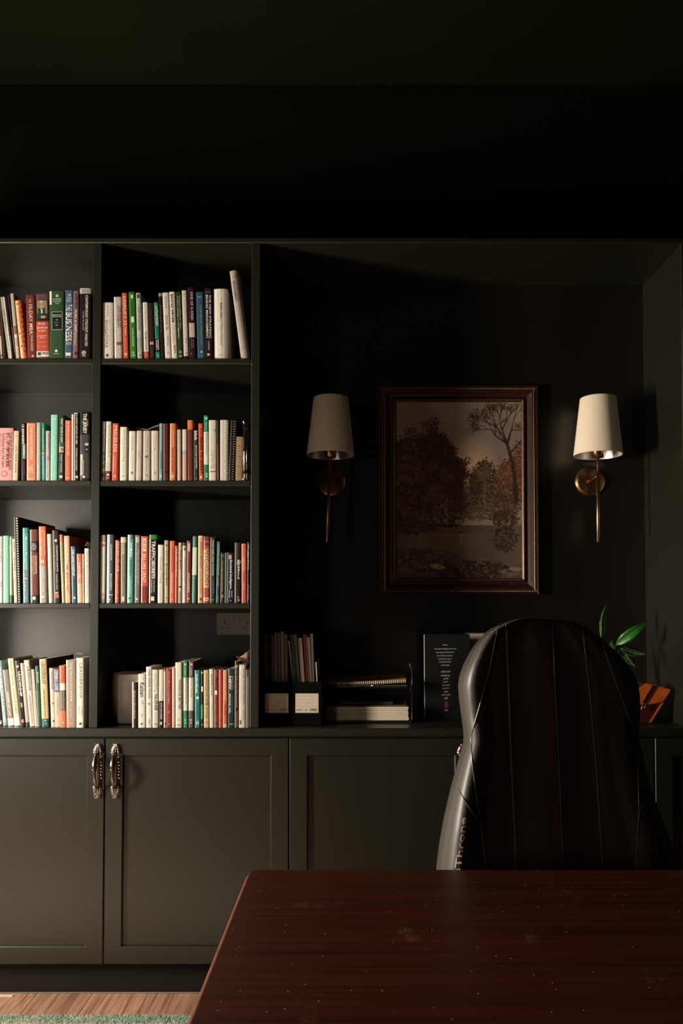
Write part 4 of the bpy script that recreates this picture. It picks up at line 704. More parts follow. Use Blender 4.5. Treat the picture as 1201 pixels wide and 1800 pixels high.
# pot in the bottom right bay
POTM = mat('pale_glazed_pot', 'd8ccc4', .35, noise=.06)
c = at(242, 1267, 2.715); c.z = ZW
t = thing('plant_pot', Vector((-.7995, 2.716, ZW + .0005)), 'pale empty cylindrical pot standing left of the books, bottom shelf, right bay', 'pot')
R0 = .0745; HP = at(242, 1186, 2.63).z - ZW
m = MB(); m.lathe([(0, .002), (R0 - .02, .002), (R0 - .012, 0), (R0 - .004, .004), (R0, .015), (R0, HP - .003), (R0 - .002, HP), (R0 - .005, HP - .003), (R0 - .006, .02), (0, .015)], (0, 0, 0), POTM, 40); m.build('pot_body', None, t)
# paper fans lying on book tops
def sheet(name, pts, th, m_, label, cat, group=None, smooth=False):
    "pts: rows of 3d points making a curved sheet"
    o = Vector(pts[0][0]); m = MB(); nr, nc_ = len(pts), len(pts[0])
    vs = [Vector(p) - o for r in pts for p in r]; vs += [v + Vector((0, 0, -th)) for v in vs]; N = nr * nc_
    fs = []
    for i in range(nr - 1):
        for j in range(nc_ - 1):
            a = i * nc_ + j; fs += [(a, a + 1, a + nc_ + 1, a + nc_), (a + N, a + nc_ + N, a + nc_ + 1 + N, a + 1 + N)]
    for i in range(nr - 1):
        for j in (0, nc_ - 1): a = i * nc_ + j; fs.append((a, a + nc_, a + nc_ + N, a + N))
    for j in range(nc_ - 1):
        for i in (0, nr - 1): a = i * nc_ + j; fs.append((a, a + 1, a + 1 + N, a + N))
    m.add(vs, fs, m_, smooth); ob = m.build(name, None, None, o); tag(ob, label, cat, group); return ob
GP = mat('grey_booklet_paper', '8a7c72', .7, noise=.1, nscale=200)
rows_ = []
for Y in (2.60, 2.66, 2.72):
    rows_.append([at(160 + px / 7.506, 700 + py / 7.506, 2.60) + Vector((0, Y - 2.60, 0)) for px, py in ((598, 392), (640, 396), (690, 402), (735, 408), (775, 396), (820, 376), (860, 362), (896, 350))])
sheet('booklet', rows_, .0032, GP, 'grey open booklet resting across the tops of the pale books, second shelf', 'booklet')
PK = mat('curled_pink_paper', 'c89a84', .75, noise=.08)
pr = [[(862, 262), (905, 300), (960, 335), (1018, 372)], [(868, 300), (915, 292), (975, 300), (1022, 330)], [(900, 318), (930, 262), (970, 222), (1018, 290)]]
pts = [[at(300 + x / 7.506, 1120 + y / 7.506, 2.60) + Vector((0, i * .03, .004)) for x, y in r] for i, r in enumerate(pr)]
sheet('paper_sheet', pts, .0006, PK, 'curled pink-brown paper sheet on top of the books by the middle divider, bottom shelf', 'paper')
wp = [[(1012, 300), (1022, 200), (1036, 182)], [(1020, 330), (1030, 240), (1042, 200)], [(1030, 360), (1038, 290), (1043, 240)]]
pts = [[at(300 + x / 7.506, 1120 + y / 7.506, 2.62) + Vector((-.001, i * .02, .003)) for x, y in r] for i, r in enumerate(wp)]
sheet('paper_sheet', pts, .0006, cmat('b8b0a8', .7), 'small grey-white curled paper against the middle divider, bottom shelf', 'paper')
wp = [[(905, 425), (925, 400), (935, 388)], [(912, 440), (935, 425), (942, 400)]]
pts = [[at(x / 6.005, 890 + y / 6.005, 2.60) + Vector((-.003, i * .04, .004)) for x, y in r] for i, r in enumerate(wp)]
sheet('paper_sheet', pts, .0008, cmat('d8d0c0', .7), 'crumpled white slip on the last book, third shelf, left bay', 'paper')
wp = [[(888, 214), (925, 206), (962, 208)], [(900, 236), (940, 228), (975, 232)]]
pts = [[at(x / 6.672, 1120 + y / 6.672, 2.62) + Vector((0, i * .05, .006)) for x, y in r] for i, r in enumerate(wp)]
sheet('paper_sheet', pts, .0008, cmat('b8b4a0', .7), 'folded grey-white slip on the ivory book, bottom shelf, left bay', 'paper')

# double socket on the back panel
SO = mat('dark_nickel_socket', 'a89a90', .4, metal=.0, spec=.5, noise=.05)
p0, p1 = at(381, 1116, YB), at(381, 1077, YB); sw, sh = .146, p1.z - p0.z
t = thing('wall_socket', (p0.x + sw / 2, YB, (p0.z + p1.z) / 2), 'grey double wall socket with two switches behind the books, bottom shelf', 'socket')
m = MB(); m.box(-sw / 2, -.009, -sh / 2, sw / 2, -.0003, sh / 2, SO, bv=.0025); m.build('face_plate', None, t)
for sx in (-.014, .007):
    m = MB(); m.box(sx - .0055 + .003, -.0125, .008, sx + .0055 + .003, -.0088, .028, SO, bv=.001); m.build('switch', None, t)
for cx_ in (-.040, .048):
    m = MB()
    for dx, dz, w_, h_ in ((0, .006, .0022, .005), (-.011, -.017, .004, .0018), (.011, -.017, .004, .0018)): m.box(cx_ + dx - w_, -.0094, dz - h_, cx_ + dx + w_, -.0088, dz + h_, BLKM)
    o = m.build('socket_holes', None, t); o['kind'] = 'stuff'

# ------------------------------------------------------------------ magazine files
FB = mat('black_file_board', (0.002, 0.002, 0.0015), .9, spec=.05, noise=.2)
def ax(z, ox=450, s=4.003): return ox + z / s
for i, (a, b, lab, dim) in enumerate(((42, 246, (65, 228), 1), (250, 468, (278, 440), 0))):
    Yb_ = 2.615; x0, x1 = at(ax(a), 1270, Yb_).x, at(ax(b), 1270, Yb_).x - .001
    zt_ = at(500, 1090 + 436 / 4.003, Yb_).z - ZW; D = .25; HB = .30
    t = thing('magazine_file', ((x0 + x1) / 2, Yb_, ZW + .0003), ['black magazine file nearest the middle divider, its label in shadow', 'black magazine file beside the letter tray, its label lit'][i], 'magazine file', 'black magazine files')
    hw = (x1 - x0) / 2; T_ = .0025; m = MB()
    m.box(-hw, 0, 0, hw, T_, zt_, FB); m.box(-hw, 0, 0, hw, D, T_, FB); m.box(-hw, D - T_, 0, hw, D, zt_ + .004, FB)
    for s in (-1, 1):
        xa, xb = (-hw, -hw + T_) if s < 0 else (hw - T_, hw)
        poly = [(0, 0), (D, 0), (D, zt_ + .004), (D * .62, zt_ + .003), (.02, zt_), (0, zt_)]
        m.prism(poly, lambda p, x=xa: (x, p[0], p[1]), lambda p, x=xb: (x, p[0], p[1]), FB)
    m.build('file_body', None, t)
    l0, l1 = at(ax(lab[0]), 1250, Yb_), at(ax(lab[1]), 1250, Yb_); za, zb_ = at(500, 1090 + 653 / 4.003, Yb_).z - ZW, at(500, 1090 + 517 / 4.003, Yb_).z - ZW
    m = MB(); cx_ = (x0 + x1) / 2; LB = cmat('c8b8a0', .7)
    m.box(l0.x - cx_, -.0012, za, l1.x - cx_, -.0002, zb_, LB)
    for k in range(4):
        z = zb_ - (zb_ - za) * (.12 + .18 * k); m.box(l0.x - cx_ + .003, -.0014, z - .0004, l1.x - cx_ - .003, -.0011, z, cmat('6a5a4c'))
    for s_, u0, u1 in (('LEITZ', .05, .3), ('2420', .62, .92), ('A4', .4, .5)):
        v, f, _a = _txt[s_]; wl = l1.x - l0.x; zz = za + (zb_ - za) * (.1 if u0 > .1 and s_ != 'A4' else .12); hh = (zb_ - za) * (.13 if s_ == '2420' else .06)
        m.add([(l0.x - cx_ + wl * (u0 + a_ * (u1 - u0)), -.0016, zz + b_ * hh) for a_, b_ in v], f, cmat('4a2c20'))
    m.build('label_card', None, t, fix=False)
# papers standing in the files: (top left, top right, bottom left, bottom right, top y, colour)
docs = [(58, 78, 62, 84, 104, '3c4a24', 'dark green-edged thin folder, first from the divider'), (84, 102, 88, 104, 118, '1c1614', 'near-black thin folder beside the green-edged one'),
        (104, 128, 108, 128, 104, '4c4444', 'grey folder, left of three grey ones'), (130, 150, 130, 152, 84, '5c5050', 'grey plastic sleeve standing taller than the folders'),
        (152, 172, 156, 176, 88, '54503c', 'olive-grey folder in the shaded file'), (174, 196, 180, 200, 82, '7a6e60', 'clear plastic sleeve with a bright top edge'),
        (198, 222, 204, 226, 98, '6a4c40', 'brown folder, last in the shaded file'), (226, 238, 259, 266, 146, 'b0a088', 'narrow cream leaning folder crossing to the lit file'),
        (240, 262, 268, 288, 104, '0c5a34', 'dark green leaning folder'), (264, 288, 290, 312, 100, '6a5460', 'mauve leaning folder right of the green one'),
        (294, 324, 318, 344, 126, 'a08a6c', 'broad cream leaning document with a bright edge'), (330, 346, 350, 366, 100, '4a1414', 'dark red leaning folder'),
        (347, 358, 367, 378, 104, '6a2824', 'thin bright red leaning folder'), (360, 378, 380, 394, 120, '605840', 'patterned grey-green leaning booklet'),
        (381, 402, 396, 414, 96, '484240', 'grey leaning folder at the right end'), (417, 427, 426, 434, 296, 'a8a090', 'short white card at the far right of the file')]
for k, (a, b, c_, d, yt, colr, lb) in enumerate(docs):
    Yd = 2.632 + .0; zb_ = at(500, 1272, Yd).z; zb_ = ZW + .004
    zt_ = at(500, 1090 + yt / 4.003, Yd).z; zm = at(500, 1090 + 430 / 4.003, Yd).z
    xt0, xt1 = at(ax(a), 1100, Yd).x, at(ax(b), 1100, Yd).x; xm0, xm1 = at(ax(c_), 1180, Yd).x, at(ax(d), 1180, Yd).x
    k2 = (zm - zb_) / (zt_ - zm) * .25
    xb0, xb1 = xm0 + (xm0 - xt0) * k2, xm1 + (xm1 - xt1) * k2
    lim = at(ax(246 if k < 8 else 464), 1270, 2.615).x - .004; lim0 = at(ax(46 if k < 7 else 254), 1270, 2.615).x + .004
    if k == 7: lim0 = at(ax(259), 1270, 2.615).x + .004; lim = lim0 + .0035
    if k == 8: lim0 += .0055
    xb0, xb1 = max(xb0, lim0), min(max(xb1, lim0 + .002), lim)
    if xb1 - xb0 < .0015: xb0 = xb1 - .0015
    bulb = 0 if k == 15 else 0
    o = Vector(((xb0 + xb1) / 2, Yd, zb_)); m = MB(); Dd = .215
    mm = cmat(colr, .45); ee = cmat('c8bca8', .7)
    ins = .0006
    def q(x0, x1, z, y): return (x0 - o.x, y - Yd, z - zb_), (x1 - o.x, y - Yd, z - zb_)
    vs = []
    for (x0, x1, z) in ((xb0, xb1, zb_), (xm0 + ins, xm1 - ins, zm), (xt0 + ins, xt1 - ins, zt_)):
        for y in (Yd, Yd + Dd): vs += list(q(x0, x1, z, y))
    fs = []
    for l in (0, 4):
        fs += [(l, l + 1, l + 5, l + 4), (l + 2, l + 6, l + 7, l + 3), (l, l + 4, l + 6, l + 2), (l + 1, l + 3, l + 7, l + 5)]
    fs += [(0, 2, 3, 1), (8, 9, 11, 10)]
    m.add(vs, fs, mm); t = m.build('paper_folder', None, None, o)
    tag(t, lb, 'folder', 'papers standing in the magazine files')

# ------------------------------------------------------------------ letter tray
YT = 2.675
tx = lambda px, Y=YT: at(565 + px / 7.065, 1200, Y).x
tz = lambda py, Y=YT: at(640, 1150 + py / 7.065, Y).z
x0, x1 = tx(30), tx(1128); TD = .225; zt2, zt1, zt0 = tz(95), tz(415), tz(850)
t = thing('letter_tray', ((x0 + x1) / 2, YT, ZW), 'black two-tier wire letter tray full of papers on the worktop', 'letter tray')
cx_ = (x0 + x1) / 2; hw = (x1 - x0) / 2
for zfl in (max(.004, zt0 - ZW), zt1 - ZW):
    m = MB(); m.box(-hw + .004, 0, zfl - .002, hw - .004, TD, zfl, BLKM); m.build('tray_floor', None, t)
    m = MB(); r = .0022; zr = zfl + .004
    m.tube([(-hw + .002, TD, zr + .03), (-hw + .002, .01, zr + .012), (-hw + .01, -.001, zr), (hw - .01, -.001, zr), (hw - .002, .01, zr + .012), (hw - .002, TD, zr + .03)], r, BLKM, 6); m.build('rim_wire', None, t)
for s in (-1, 1):
    for y in (.004, TD - .01):
        m = MB(); x = s * hw; zt_ = zt2 - ZW
        m.tube([(x - s * .012, y, .002), (x - s * .003, y, .006), (x, y, .015), (x, y, zt1 - ZW - .012), (x - s * .006, y, zt1 - ZW - .003), (x, y, zt1 - ZW + .012), (x, y, zt_ - .03), (x - s * .008, y, zt_ - .008), (x - s * .012, y + .01, zt_)], .0019, BLKM, 6); m.build('side_wire', None, t)
PW_ = mat('ream_paper', 'd0c2aa', .8, noise=.08, nscale=40)
zl = max(.004, zt0 - ZW) + ZW + .0004; top = tz(655); n = 8; hh = (top - zl) / n
nm = ['lowest', 'second from the bottom', 'third from the bottom', 'fourth from the bottom', 'fifth from the bottom', 'sixth from the bottom', 'seventh from the bottom', 'topmost']
for i in range(n):
    dx = rnd.uniform(-.002, .002); m = MB(); a, b = tx(58) + dx + .002, tx(1085) + dx
    m.box(-(b - a) / 2, 0, 0, (b - a) / 2, .2, hh * .86, PW_, bv=.0008)
    o = m.build('paper_bundle', None, None, ((a + b) / 2, YT + .006 + rnd.uniform(0, .003), zl + i * hh)); tag(o, 'white paper bundle in the lower tray, ' + nm[i], 'papers', 'paper bundles in the lower tray')
zz = zl + n * hh
m = MB(); a, b = tx(70), tx(1060); m.box(-(b - a) / 2, 0, 0, (b - a) / 2, .19, .0035, cmat('5c4c3e', .6), bv=.0008); o = m.build('folder', None, None, ((a + b) / 2, YT + .012, zz)); tag(o, 'dull brown folder lying directly on the white paper bundles', 'folder')
m = MB(); a, b = tx(130), tx(900); m.box(-(b - a) / 2, 0, 0, (b - a) / 2, .16, .011, cmat('3c3430', .5), bv=.002); o = m.build('document_wallet', None, None, ((a + b) / 2, YT + .03, zz + .004)); tag(o, 'dark grey document wallet in the lower tray', 'folder')
# upper tray
zu = zt1 + .0004; a, b = tx(45), tx(1095)
m = MB(); m.box(-(b - a) / 2 + .004, 0, 0, (b - a) / 2 - .006, .2, .0055, cmat('8a8074', .7), bv=.0015); o = m.build('paper_bundle', None, None, ((a + b) / 2, YT + .006, zu)); tag(o, 'loose grey papers under the spiral notebook, upper tray', 'papers')
m = MB(); m.tube([(-.012, 0, 0), (.0, -.001, .0008), (.012, 0, 0), (.014, .004, 0), (.0, .0035, .0006), (-.013, .004, .0005)], .0012, mat('bright_clip', (.8, .76, .7), .2, metal=1, noise=.1), 6, closed=True); o = m.build('paper_clip', None, None, (tx(660), YT - .0005, zu + .007)); tag(o, 'shiny metal paper clip under the spiral notebook', 'clip')
KR = mat('kraft_cover', 'a06a3c', .55, noise=.12, nscale=40)
t = thing('spiral_notebook', ((a + b) / 2, YT + .008, zu + .0115), 'brown kraft spiral notebook with white coil on top of the letter tray', 'notebook')
hw = (b - a) / 2 - .003; m = MB(); NX = 12
def cz(u): return .004 + .006 * math.sin(math.pi * (u * .5 + .5)) ** 2 * 0 + .0105 * (1 - abs(2 * u - 1)) * 0 + .010 * u ** 2
vs = []; fs = []
for i in range(NX + 1):
    u = i / NX; x = -hw + .004 + u * (2 * hw - .010)
    for y, e in ((.006, 0), (.10, .002), (.20, .006)):
        vs += [(x, y, cz(u) + e), (x, y, cz(u) + e - .006)]
for i in range(NX):
    for j in range(2):
        k = i * 6 + j * 2; fs += [(k, k + 2, k + 8, k + 6), (k + 1, k + 7, k + 9, k + 3)]
    k = i * 6; fs += [(k, k + 6, k + 7, k + 1), (k + 4, k + 5, k + 11, k + 10)]
fs += [(0, 1, 3, 2), (2, 3, 5, 4)]; k = NX * 6; fs += [(k, k + 2, k + 3, k + 1), (k + 2, k + 4, k + 5, k + 3)]
m.add(vs, fs, KR); m.build('cover', None, t)
m = MB(); N = 40; WC = mat('white_wire', 'd8ccb8', .35, noise=.05)
for i in range(N):
    u = (i + .5) / N; x = -hw + .006 + u * (2 * hw - .014); z = cz(u) - .003
    m.tube([(x, .005 + .006 * math.cos(a_), z + .006 * math.sin(a_)) for a_ in [j * math.pi / 4 for j in range(8)]], .0013, WC, 5, closed=True)
m.build('wire_coil', None, t)
m = MB(); a2, b2 = tx(95), tx(215); m.prism([(-.009, 0), (.009, 0), (.009, .006), (.006, .012), (-.006, .012), (-.009, .006)], lambda p: (p[0], 0, p[1]), lambda p: (p[0], .001, p[1]), cmat('8a8078', .6)); o = m.build('index_tab', None, None, ((a2 + b2) / 2, YT + .205, zu + .022)); tag(o, 'rounded grey card tab rising behind the brown notebook', 'card')
m = MB(); m.box(-.06, 0, -.012, .055, .001, .0, cmat('a09688', .6)); o = m.build('paper_sheet', None, None, ((tx(215) + tx(768)) / 2, YT + .209, zu + .024)); tag(o, 'pale strip of paper behind the brown notebook, upper tray', 'paper')

# ------------------------------------------------------------------ black card with centred lines, white board behind
YP = 2.735; a, b = at(747, 1200, YP).x, at(828, 1200, YP).x; zt_ = at(790, 1113.5, YP + .03).z
t = thing('black_book', ((a + b) / 2, YP, ZW + .0006), 'black upright book with centred white lines and a small red mark', 'book', None, (-.06, 0, 0))
hw = (b - a) / 2; Hh = zt_ - ZW - .002; m = MB(); m.box(-hw, 0, 0, hw, .0025, Hh, BLKP, bv=.0006); m.box(-hw, .0195, 0, hw, .022, Hh, BLKP, bv=.0006); m.box(hw - .002, .0025, 0, hw, .0195, Hh, BLKP); m.build('cover', None, t)
m = MB(); m.box(-hw + .0005, .0027, .002, hw - .003, .0193, Hh - .002, PAGES); m.build('page_block', None, t)
def bz(py): return Hh * (1 - (py - 190) / (1490 - 190))
cols = [(355, 420, 492), (415, 290, 622), (468, 315, 585), (518, 330, 562), (568, 350, 552), (612, 360, 542), (662, 395, 518), (757, 390, 522), (815, 390, 522), (862, 420, 495), (912, 420, 492), (960, 403, 512), (1010, 403, 512), (1058, 432, 485), (1108, 395, 520), (1155, 432, 480), (1335, 435, 482)]
m = MB(); PG = cmat('a8a098', .6)
for s_, (py, l, r) in zip(POEM, cols):
    v, f, _a = _txt[s_]; X0 = -hw + (l - 145) / (825 - 145) * 2 * hw; X1 = -hw + (r - 145) / (825 - 145) * 2 * hw
    m.add([(X0 + p * (X1 - X0), -.0004, bz(py + 14) + q_ * (bz(py - 14) - bz(py + 14)) + (p - .5) * .0008) for p, q_ in v], f, PG)
X0 = -hw + (435 - 145) / 680 * 2 * hw; X1 = -hw + (490 - 145) / 680 * 2 * hw
m.add([(X0, -.0004, bz(1305)), (X1, -.0004, bz(1305)), (X1, -.0004, bz(1205)), (X0, -.0004, bz(1205))], [(0, 1, 2, 3)], cmat('5a1420', .6))
m.build('cover_print', None, t, fix=False)
YQ = 2.80; a, b = at(818, 1200, YQ).x, at(905, 1200, YQ).x; zt_ = at(790, 1112, YQ).z
t = thing('photo_frame', ((a + b) / 2, YQ, ZW + .0003), 'thin brown-edged frame with white card, partly behind the chair back', 'picture frame', None, (-.05, 0, 0))
hw = (b - a) / 2; Hh = zt_ - ZW; m = MB(); FR = mat('thin_bronze_frame', (.05, .035, .025), .4, noise=.1)
m.box(-hw, 0, 0, -hw + .004, .012, Hh, FR); m.box(hw - .004, 0, 0, hw, .012, Hh, FR); m.box(-hw, 0, 0, hw, .012, .004, FR); m.box(-hw, 0, Hh - .004, hw, .012, Hh, FR); m.build('frame', None, t)
m = MB(); m.box(-hw + .004, .003, .004, hw - .004, .01, Hh - .004, cmat('d8ccbc', .6)); m.build('card', None, t)

# ------------------------------------------------------------------ orange leather pouch
LO = mat('orange_leather', 'b8541c', .42, noise=.2, nscale=50, bump=.2, bscale=400); LD = mat('dark_red_leather', '3c1008', .4, noise=.15); LB_ = mat('black_strap_leather', (.01, .007, .005), .35)
YO = 2.66
def pp(zx, zy, y=YO): v = at(1030 + zx / 7.023, 1050 + zy / 7.023, YO); return Vector((v.x, y, v.z))
o = Vector((pp(860, 1500).x, YO, ZW + .0003))
t = thing('leather_pouch', o, 'orange leather pouch with a dark strap, standing beside the chair back on the worktop', 'pouch')
def pz(zx, zy, y): v = pp(zx, zy, y) - o; return (v.x, v.y, max(0, v.z))
body = [(640, 1545), (620, 1150), (745, 1062), (1035, 1138), (800, 1530), (790, 1545)]
m = MB(); m.prism(body, lambda p: pz(*p, YO), lambda p: (Vector(pz(*p, YO)) + Vector((-.018, .045, 0)))[:], LD); m.build('pouch_body', None, t)
m = MB(); m.prism([(1035, 1138), (1052, 1150), (810, 1535), (780, 1545)], lambda p: pz(p[0], p[1], YO - .002), lambda p: pz(p[0], p[1], YO + .004), LO); m.build('edge_piping', None, t)
flap = [(618, 1150), (745, 1060), (1038, 1136), (980, 1240), (930, 1290), (860, 1305), (760, 1320), (690, 1318), (620, 1330)]
m = MB(); m.prism(flap, lambda p: pz(p[0], p[1], YO - .006), lambda p: pz(p[0], p[1], YO - .0015), LO); m.build('flap', None, t)
m = MB(); m.prism([(815, 1085), (850, 1092), (760, 1235), (715, 1310), (690, 1300), (735, 1215)], lambda p: pz(p[0], p[1], YO - .010), lambda p: pz(p[0], p[1], YO - .006), LB_); m.build('strap', None, t)
m = MB(); m.tube([pz(690, 1310, YO - .010), pz(725, 1325, YO - .010), pz(700, 1395, YO - .010), pz(672, 1380, YO - .010)], .0011, PEWT, 6, closed=True); m.build('buckle', None, t)

# ------------------------------------------------------------------ potted plant
LEAF = mat('plant_leaf', '226018', .35, noise=.25, nscale=25); LEAFD = mat('plant_leaf_dark', '2c3c24', .4, noise=.2, nscale=25); STEM = mat('plant_stem', '2c4a1c', .5, noise=.1)
YL = 2.74; pc = at(1085, 1270, YL)
t = thing('potted_plant', (pc.x - .045, YL, ZW + .0003), 'green leafy houseplant in a dark pot, mostly hidden behind the chair', 'plant')
po = t.location
m = MB(); m.lathe([(0, 0), (.045, 0), (.05, .004), (.058, .09), (.06, .095), (.056, .095), (.05, .08), (0, .08)], (0, 0, 0), mat('dark_pot', (.02, .018, .016), .5, noise=.1), 28); m.build('pot', None, t)
m = MB(); m.lathe([(0, .082), (.050, .081)], (0, 0, 0), mat('potting_soil', (.02, .013, .008), .95, noise=.4), 20); m.build('soil', None, t)
def leaf(base, tip, wd, n=(0, -1, 0), mt=LEAF, curl=.15, fold=.35):
    base = Vector(base); tip = Vector(tip); ax_ = tip - base; Ln = ax_.length; d = ax_.normalized(); s = d.cross(Vector(n)).normalized(); nn = s.cross(d).normalized()
    N = 12; vs = []; fs = []
    for i in range(N + 1):
        u = i / N; w_ = wd * (math.sin(math.pi * u ** .75) ** .9) * (1 - .15 * u) + .0005
        c_ = base + d * Ln * u - nn * curl * Ln * math.sin(math.pi * u) 
        for k, sd in enumerate((-1, -.5, 0, .5, 1)):
            vs.append(c_ + s * sd * w_ + nn * (fold * w_ * abs(sd) + .06 * w_ * math.sin(u * 28 + k)))
    b_ = len(vs); vs += [v - nn * .0006 for v in vs]
    for i in range(N):
        for k in range(4):
            a = i * 5 + k; fs += [(a, a + 1, a + 6, a + 5), (a + b_, a + 5 + b_, a + 6 + b_, a + 1 + b_)]
    for i in range(N):
        for k in (0, 4): a = i * 5 + k; fs.append((a, a + 5, a + 5 + b_, a + b_))
    for k in range(4):
        for i in (0, N): a = i * 5 + k; fs.append((a, a + 1, a + 1 + b_, a + b_))
    m = MB(); m.add([v - po for v in vs], fs, mt, True); ob = m.build('leaf', None, t)
    m = MB(); m.tube([base + d * Ln * u - nn * (curl * Ln * math.sin(math.pi * u) - .0003) - po for u in [i / 10 for i in range(10)]], [.0012 * (1 - i / 14) for i in range(10)], cmat('7a9a5c', .5), 5)
    m.build('midrib', None, ob)
    root = Vector((0, 0, .08)); b2 = base - po
    m = MB(); m.tube([root + Vector((b2.x * .1, b2.y * .1, 0)), root.lerp(b2, .5) + Vector((-b2.x * .15, 0, .02)), b2], [.0025, .002, .0015], STEM, 6); m.build('stem', None, t)
A = lambda x, y, Y=YL: at(x, y, Y)
leaf(A(1057, 1122), A(1066, 1062), .014, (.9, -1, 0), LEAF, .12, 1.2)
leaf(A(1083, 1134), A(1139, 1091, 2.72), .020, (.3, -1, .5), LEAF, -.18, .35)
leaf(A(1092, 1140), A(1138, 1150, 2.70), .026, (0, -.8, 1), LEAFD, .1, .2)
leaf(A(1100, 1150), A(1118, 1172, 2.68), .013, (0, -1, .6), LEAFD, .1, .2)
leaf(A(1105, 1165, 2.76), A(1138, 1180, 2.76), .008, (0, -.4, 1), LEAFD, .1, .2)
for (x, y, Y, x2, y2, Y2, w_) in ((1090, 1180, 2.74, 1060, 1150, 2.76, .02), (1078, 1170, 2.74, 1040, 1160, 2.72, .022), (1085, 1200, 2.74, 1110, 1165, 2.83, .022), (1088, 1190, 2.76, 1112, 1140, 2.82, .024), (1080, 1200, 2.72, 1050, 1195, 2.70, .02), (1082, 1180, 2.76, 1075, 1125, 2.80, .022), (1092, 1200, 2.74, 1112, 1190, 2.80, .018)):
    leaf(A(x, y, Y), A(x2, y2, Y2), w_, (0, -1, .4), LEAF, .1, .25)

# ------------------------------------------------------------------ wall lamps
def sconce(px, pyc, rodx0, rodx1, label, Yl=2.80):
    c = at(px, pyc, YB); t = thing('wall_lamp', (c.x, YB, c.z), label, 'lamp', 'pair of brass wall lamps')
    Rp = .058; m = MB(); m.lathe([(Rp, .0004), (Rp, .006), (Rp - .002, .008), (Rp - .0045, .0085), (Rp - .006, .0105), (Rp - .008, .0115), (0, .0118)], (0, 0, 0), BRASS, 48, 'y'); m.build('backplate', None, t)
    for s in (-1, 1): m = MB(); m.lathe([(.0035, .0115), (.0035, .0135), (.002, .0148), (0, .015)], (s * .046, 0, .004), BRASS, 12, 'y'); m.build('screw', None, t)
    P = lambda x, y, Y=Yl: at(x, y, Y) - c
    top = P(rodx0, 803); bot = P(rodx1, 953); d = (top - bot).normalized()
    pm = bot.lerp(top, (0 - bot.z) / (top.z - bot.z))
    m = MB(); m.tube([(pm.x * .2, -.0118, 0), (pm.x, pm.y, 0)], .0055, BRASS, 14); m.build('arm', None, t)
    m = MB(); m.tube([bot, bot + d * .001, top], [.0052, .0062, .0062], BRASS, 16); m.build('rod', None, t)
    cu = top + d * .016; m = MB(); m.lathe([(0, -.018), (.0215, -.018), (.0215, .030), (.018, .030), (.018, -.01), (0, -.01)], cu, BRASS, 28); m.build('lamp_cup', None, t)
    b0 = P((rodx0 * 3 + px) / 4 if False else rodx0 + (.5 if px < 800 else .5), 800.5); t0 = P(rodx0 + (1.5 if px < 800 else .5), 700)
    rb = 41.5 / F * Yl; rt = 30.7 / F * Yl; H_ = t0.z - b0.z; N = 48
    m = MB(); vs = []
    for r, z, x in ((rb, 0, b0.x), (rb + .0007, .003, b0.x), (rt + .0007, H_ - .003, t0.x), (rt, H_, t0.x), (rt - .001, H_ - .0005, t0.x), (rb - .001, .0005, b0.x)):
        for k in range(N): a = 2 * math.pi * k / N; vs.append((x + r * math.cos(a), b0.y + r * math.sin(a), b0.z + z))
    f1 = [(i * N + k, i * N + (k + 1) % N, (i + 1) * N + (k + 1) % N, (i + 1) * N + k) for i in range(3) for k in range(N)]
    f1 += [(3 * N + k, 3 * N + (k + 1) % N, 4 * N + (k + 1) % N, 4 * N + k) for k in range(N)]
    f2 = [(4 * N + k, 4 * N + (k + 1) % N, 5 * N + (k + 1) % N, 5 * N + k) for k in range(N)]
    f1 += [(5 * N + k, 5 * N + (k + 1) % N, (k + 1) % N, k) for k in range(N)]
    m.add(vs, f1, SHADE, True); sh = m.build('lamp_shade', None, t)
    m = MB(); m.add([Vector(v) for v in vs], f2, LINING, True); m.v = [(x + (b0.x - x) * .004, y + (b0.y - y) * .004, z) for x, y, z in m.v]; m.build('shade_lining', None, sh, fix=False)
    m = MB()
    for k in range(3):
        a = 2 * math.pi * k / 3 + .5; m.tube([(b0.x, b0.y, b0.z + .045), (b0.x + rb * .93 * math.cos(a), b0.y + rb * .93 * math.sin(a), b0.z + .03)], .0012, BRASS, 6)
    m.lathe([(.0, .04), (.012, .042), (.013, .05), (0, .052)], (b0.x, b0.y, b0.z), BRASS, 12); m.build('shade_holder', None, sh)
sconce(582, 846, 580.5, 575, 'brass wall lamp with a shaded linen shade, left of the painting')
sconce(1037, 846, 1051, 1052, 'brass wall lamp with a brightly lit linen shade, right of the painting')
# ------------------------------------------------------------------ painting
YPf = YB - .002
p0, p1 = at(668, 1044, YB - .03), at(946, 677, YB - .03)
q0, q1 = at(697, 1016, YB - .012), at(918, 706, YB - .012)
cx_, cz_ = (p0.x + p1.x) / 2, (p0.z + p1.z) / 2
t = thing('painting', (cx_, YB - .001, p0.z), 'dark framed landscape painting of trees by a pond, hanging between the wall lamps', 'painting')
O_ = t.location
MAHO = mat('dark_mahogany_frame', (.025, .006, .004), .4, noise=.3, nscale=40); GILT = mat('dull_gilt', (.40, .20, .10), .38, metal=.85, noise=.3, nscale=200)
W1, W0 = (p1.x - p0.x) / 2, (q1.x - q0.x) / 2; H1, H0 = (p1.z - p0.z) / 2, (q1.z - q0.z) / 2
fw = W1 - W0
prof = [(0, .0), (0, .018), (.004, .023), (.010, .020), (.013, .018), (.018, .026), (.022, .028), (.026, .026), (.030, .018), (.040, .013), (.048, .014), (.052, .018), (.055, .018), (fw, .012), (fw, .004)]
prof = [(a * fw / .0605 if a < fw else fw, d) for a, d in prof]
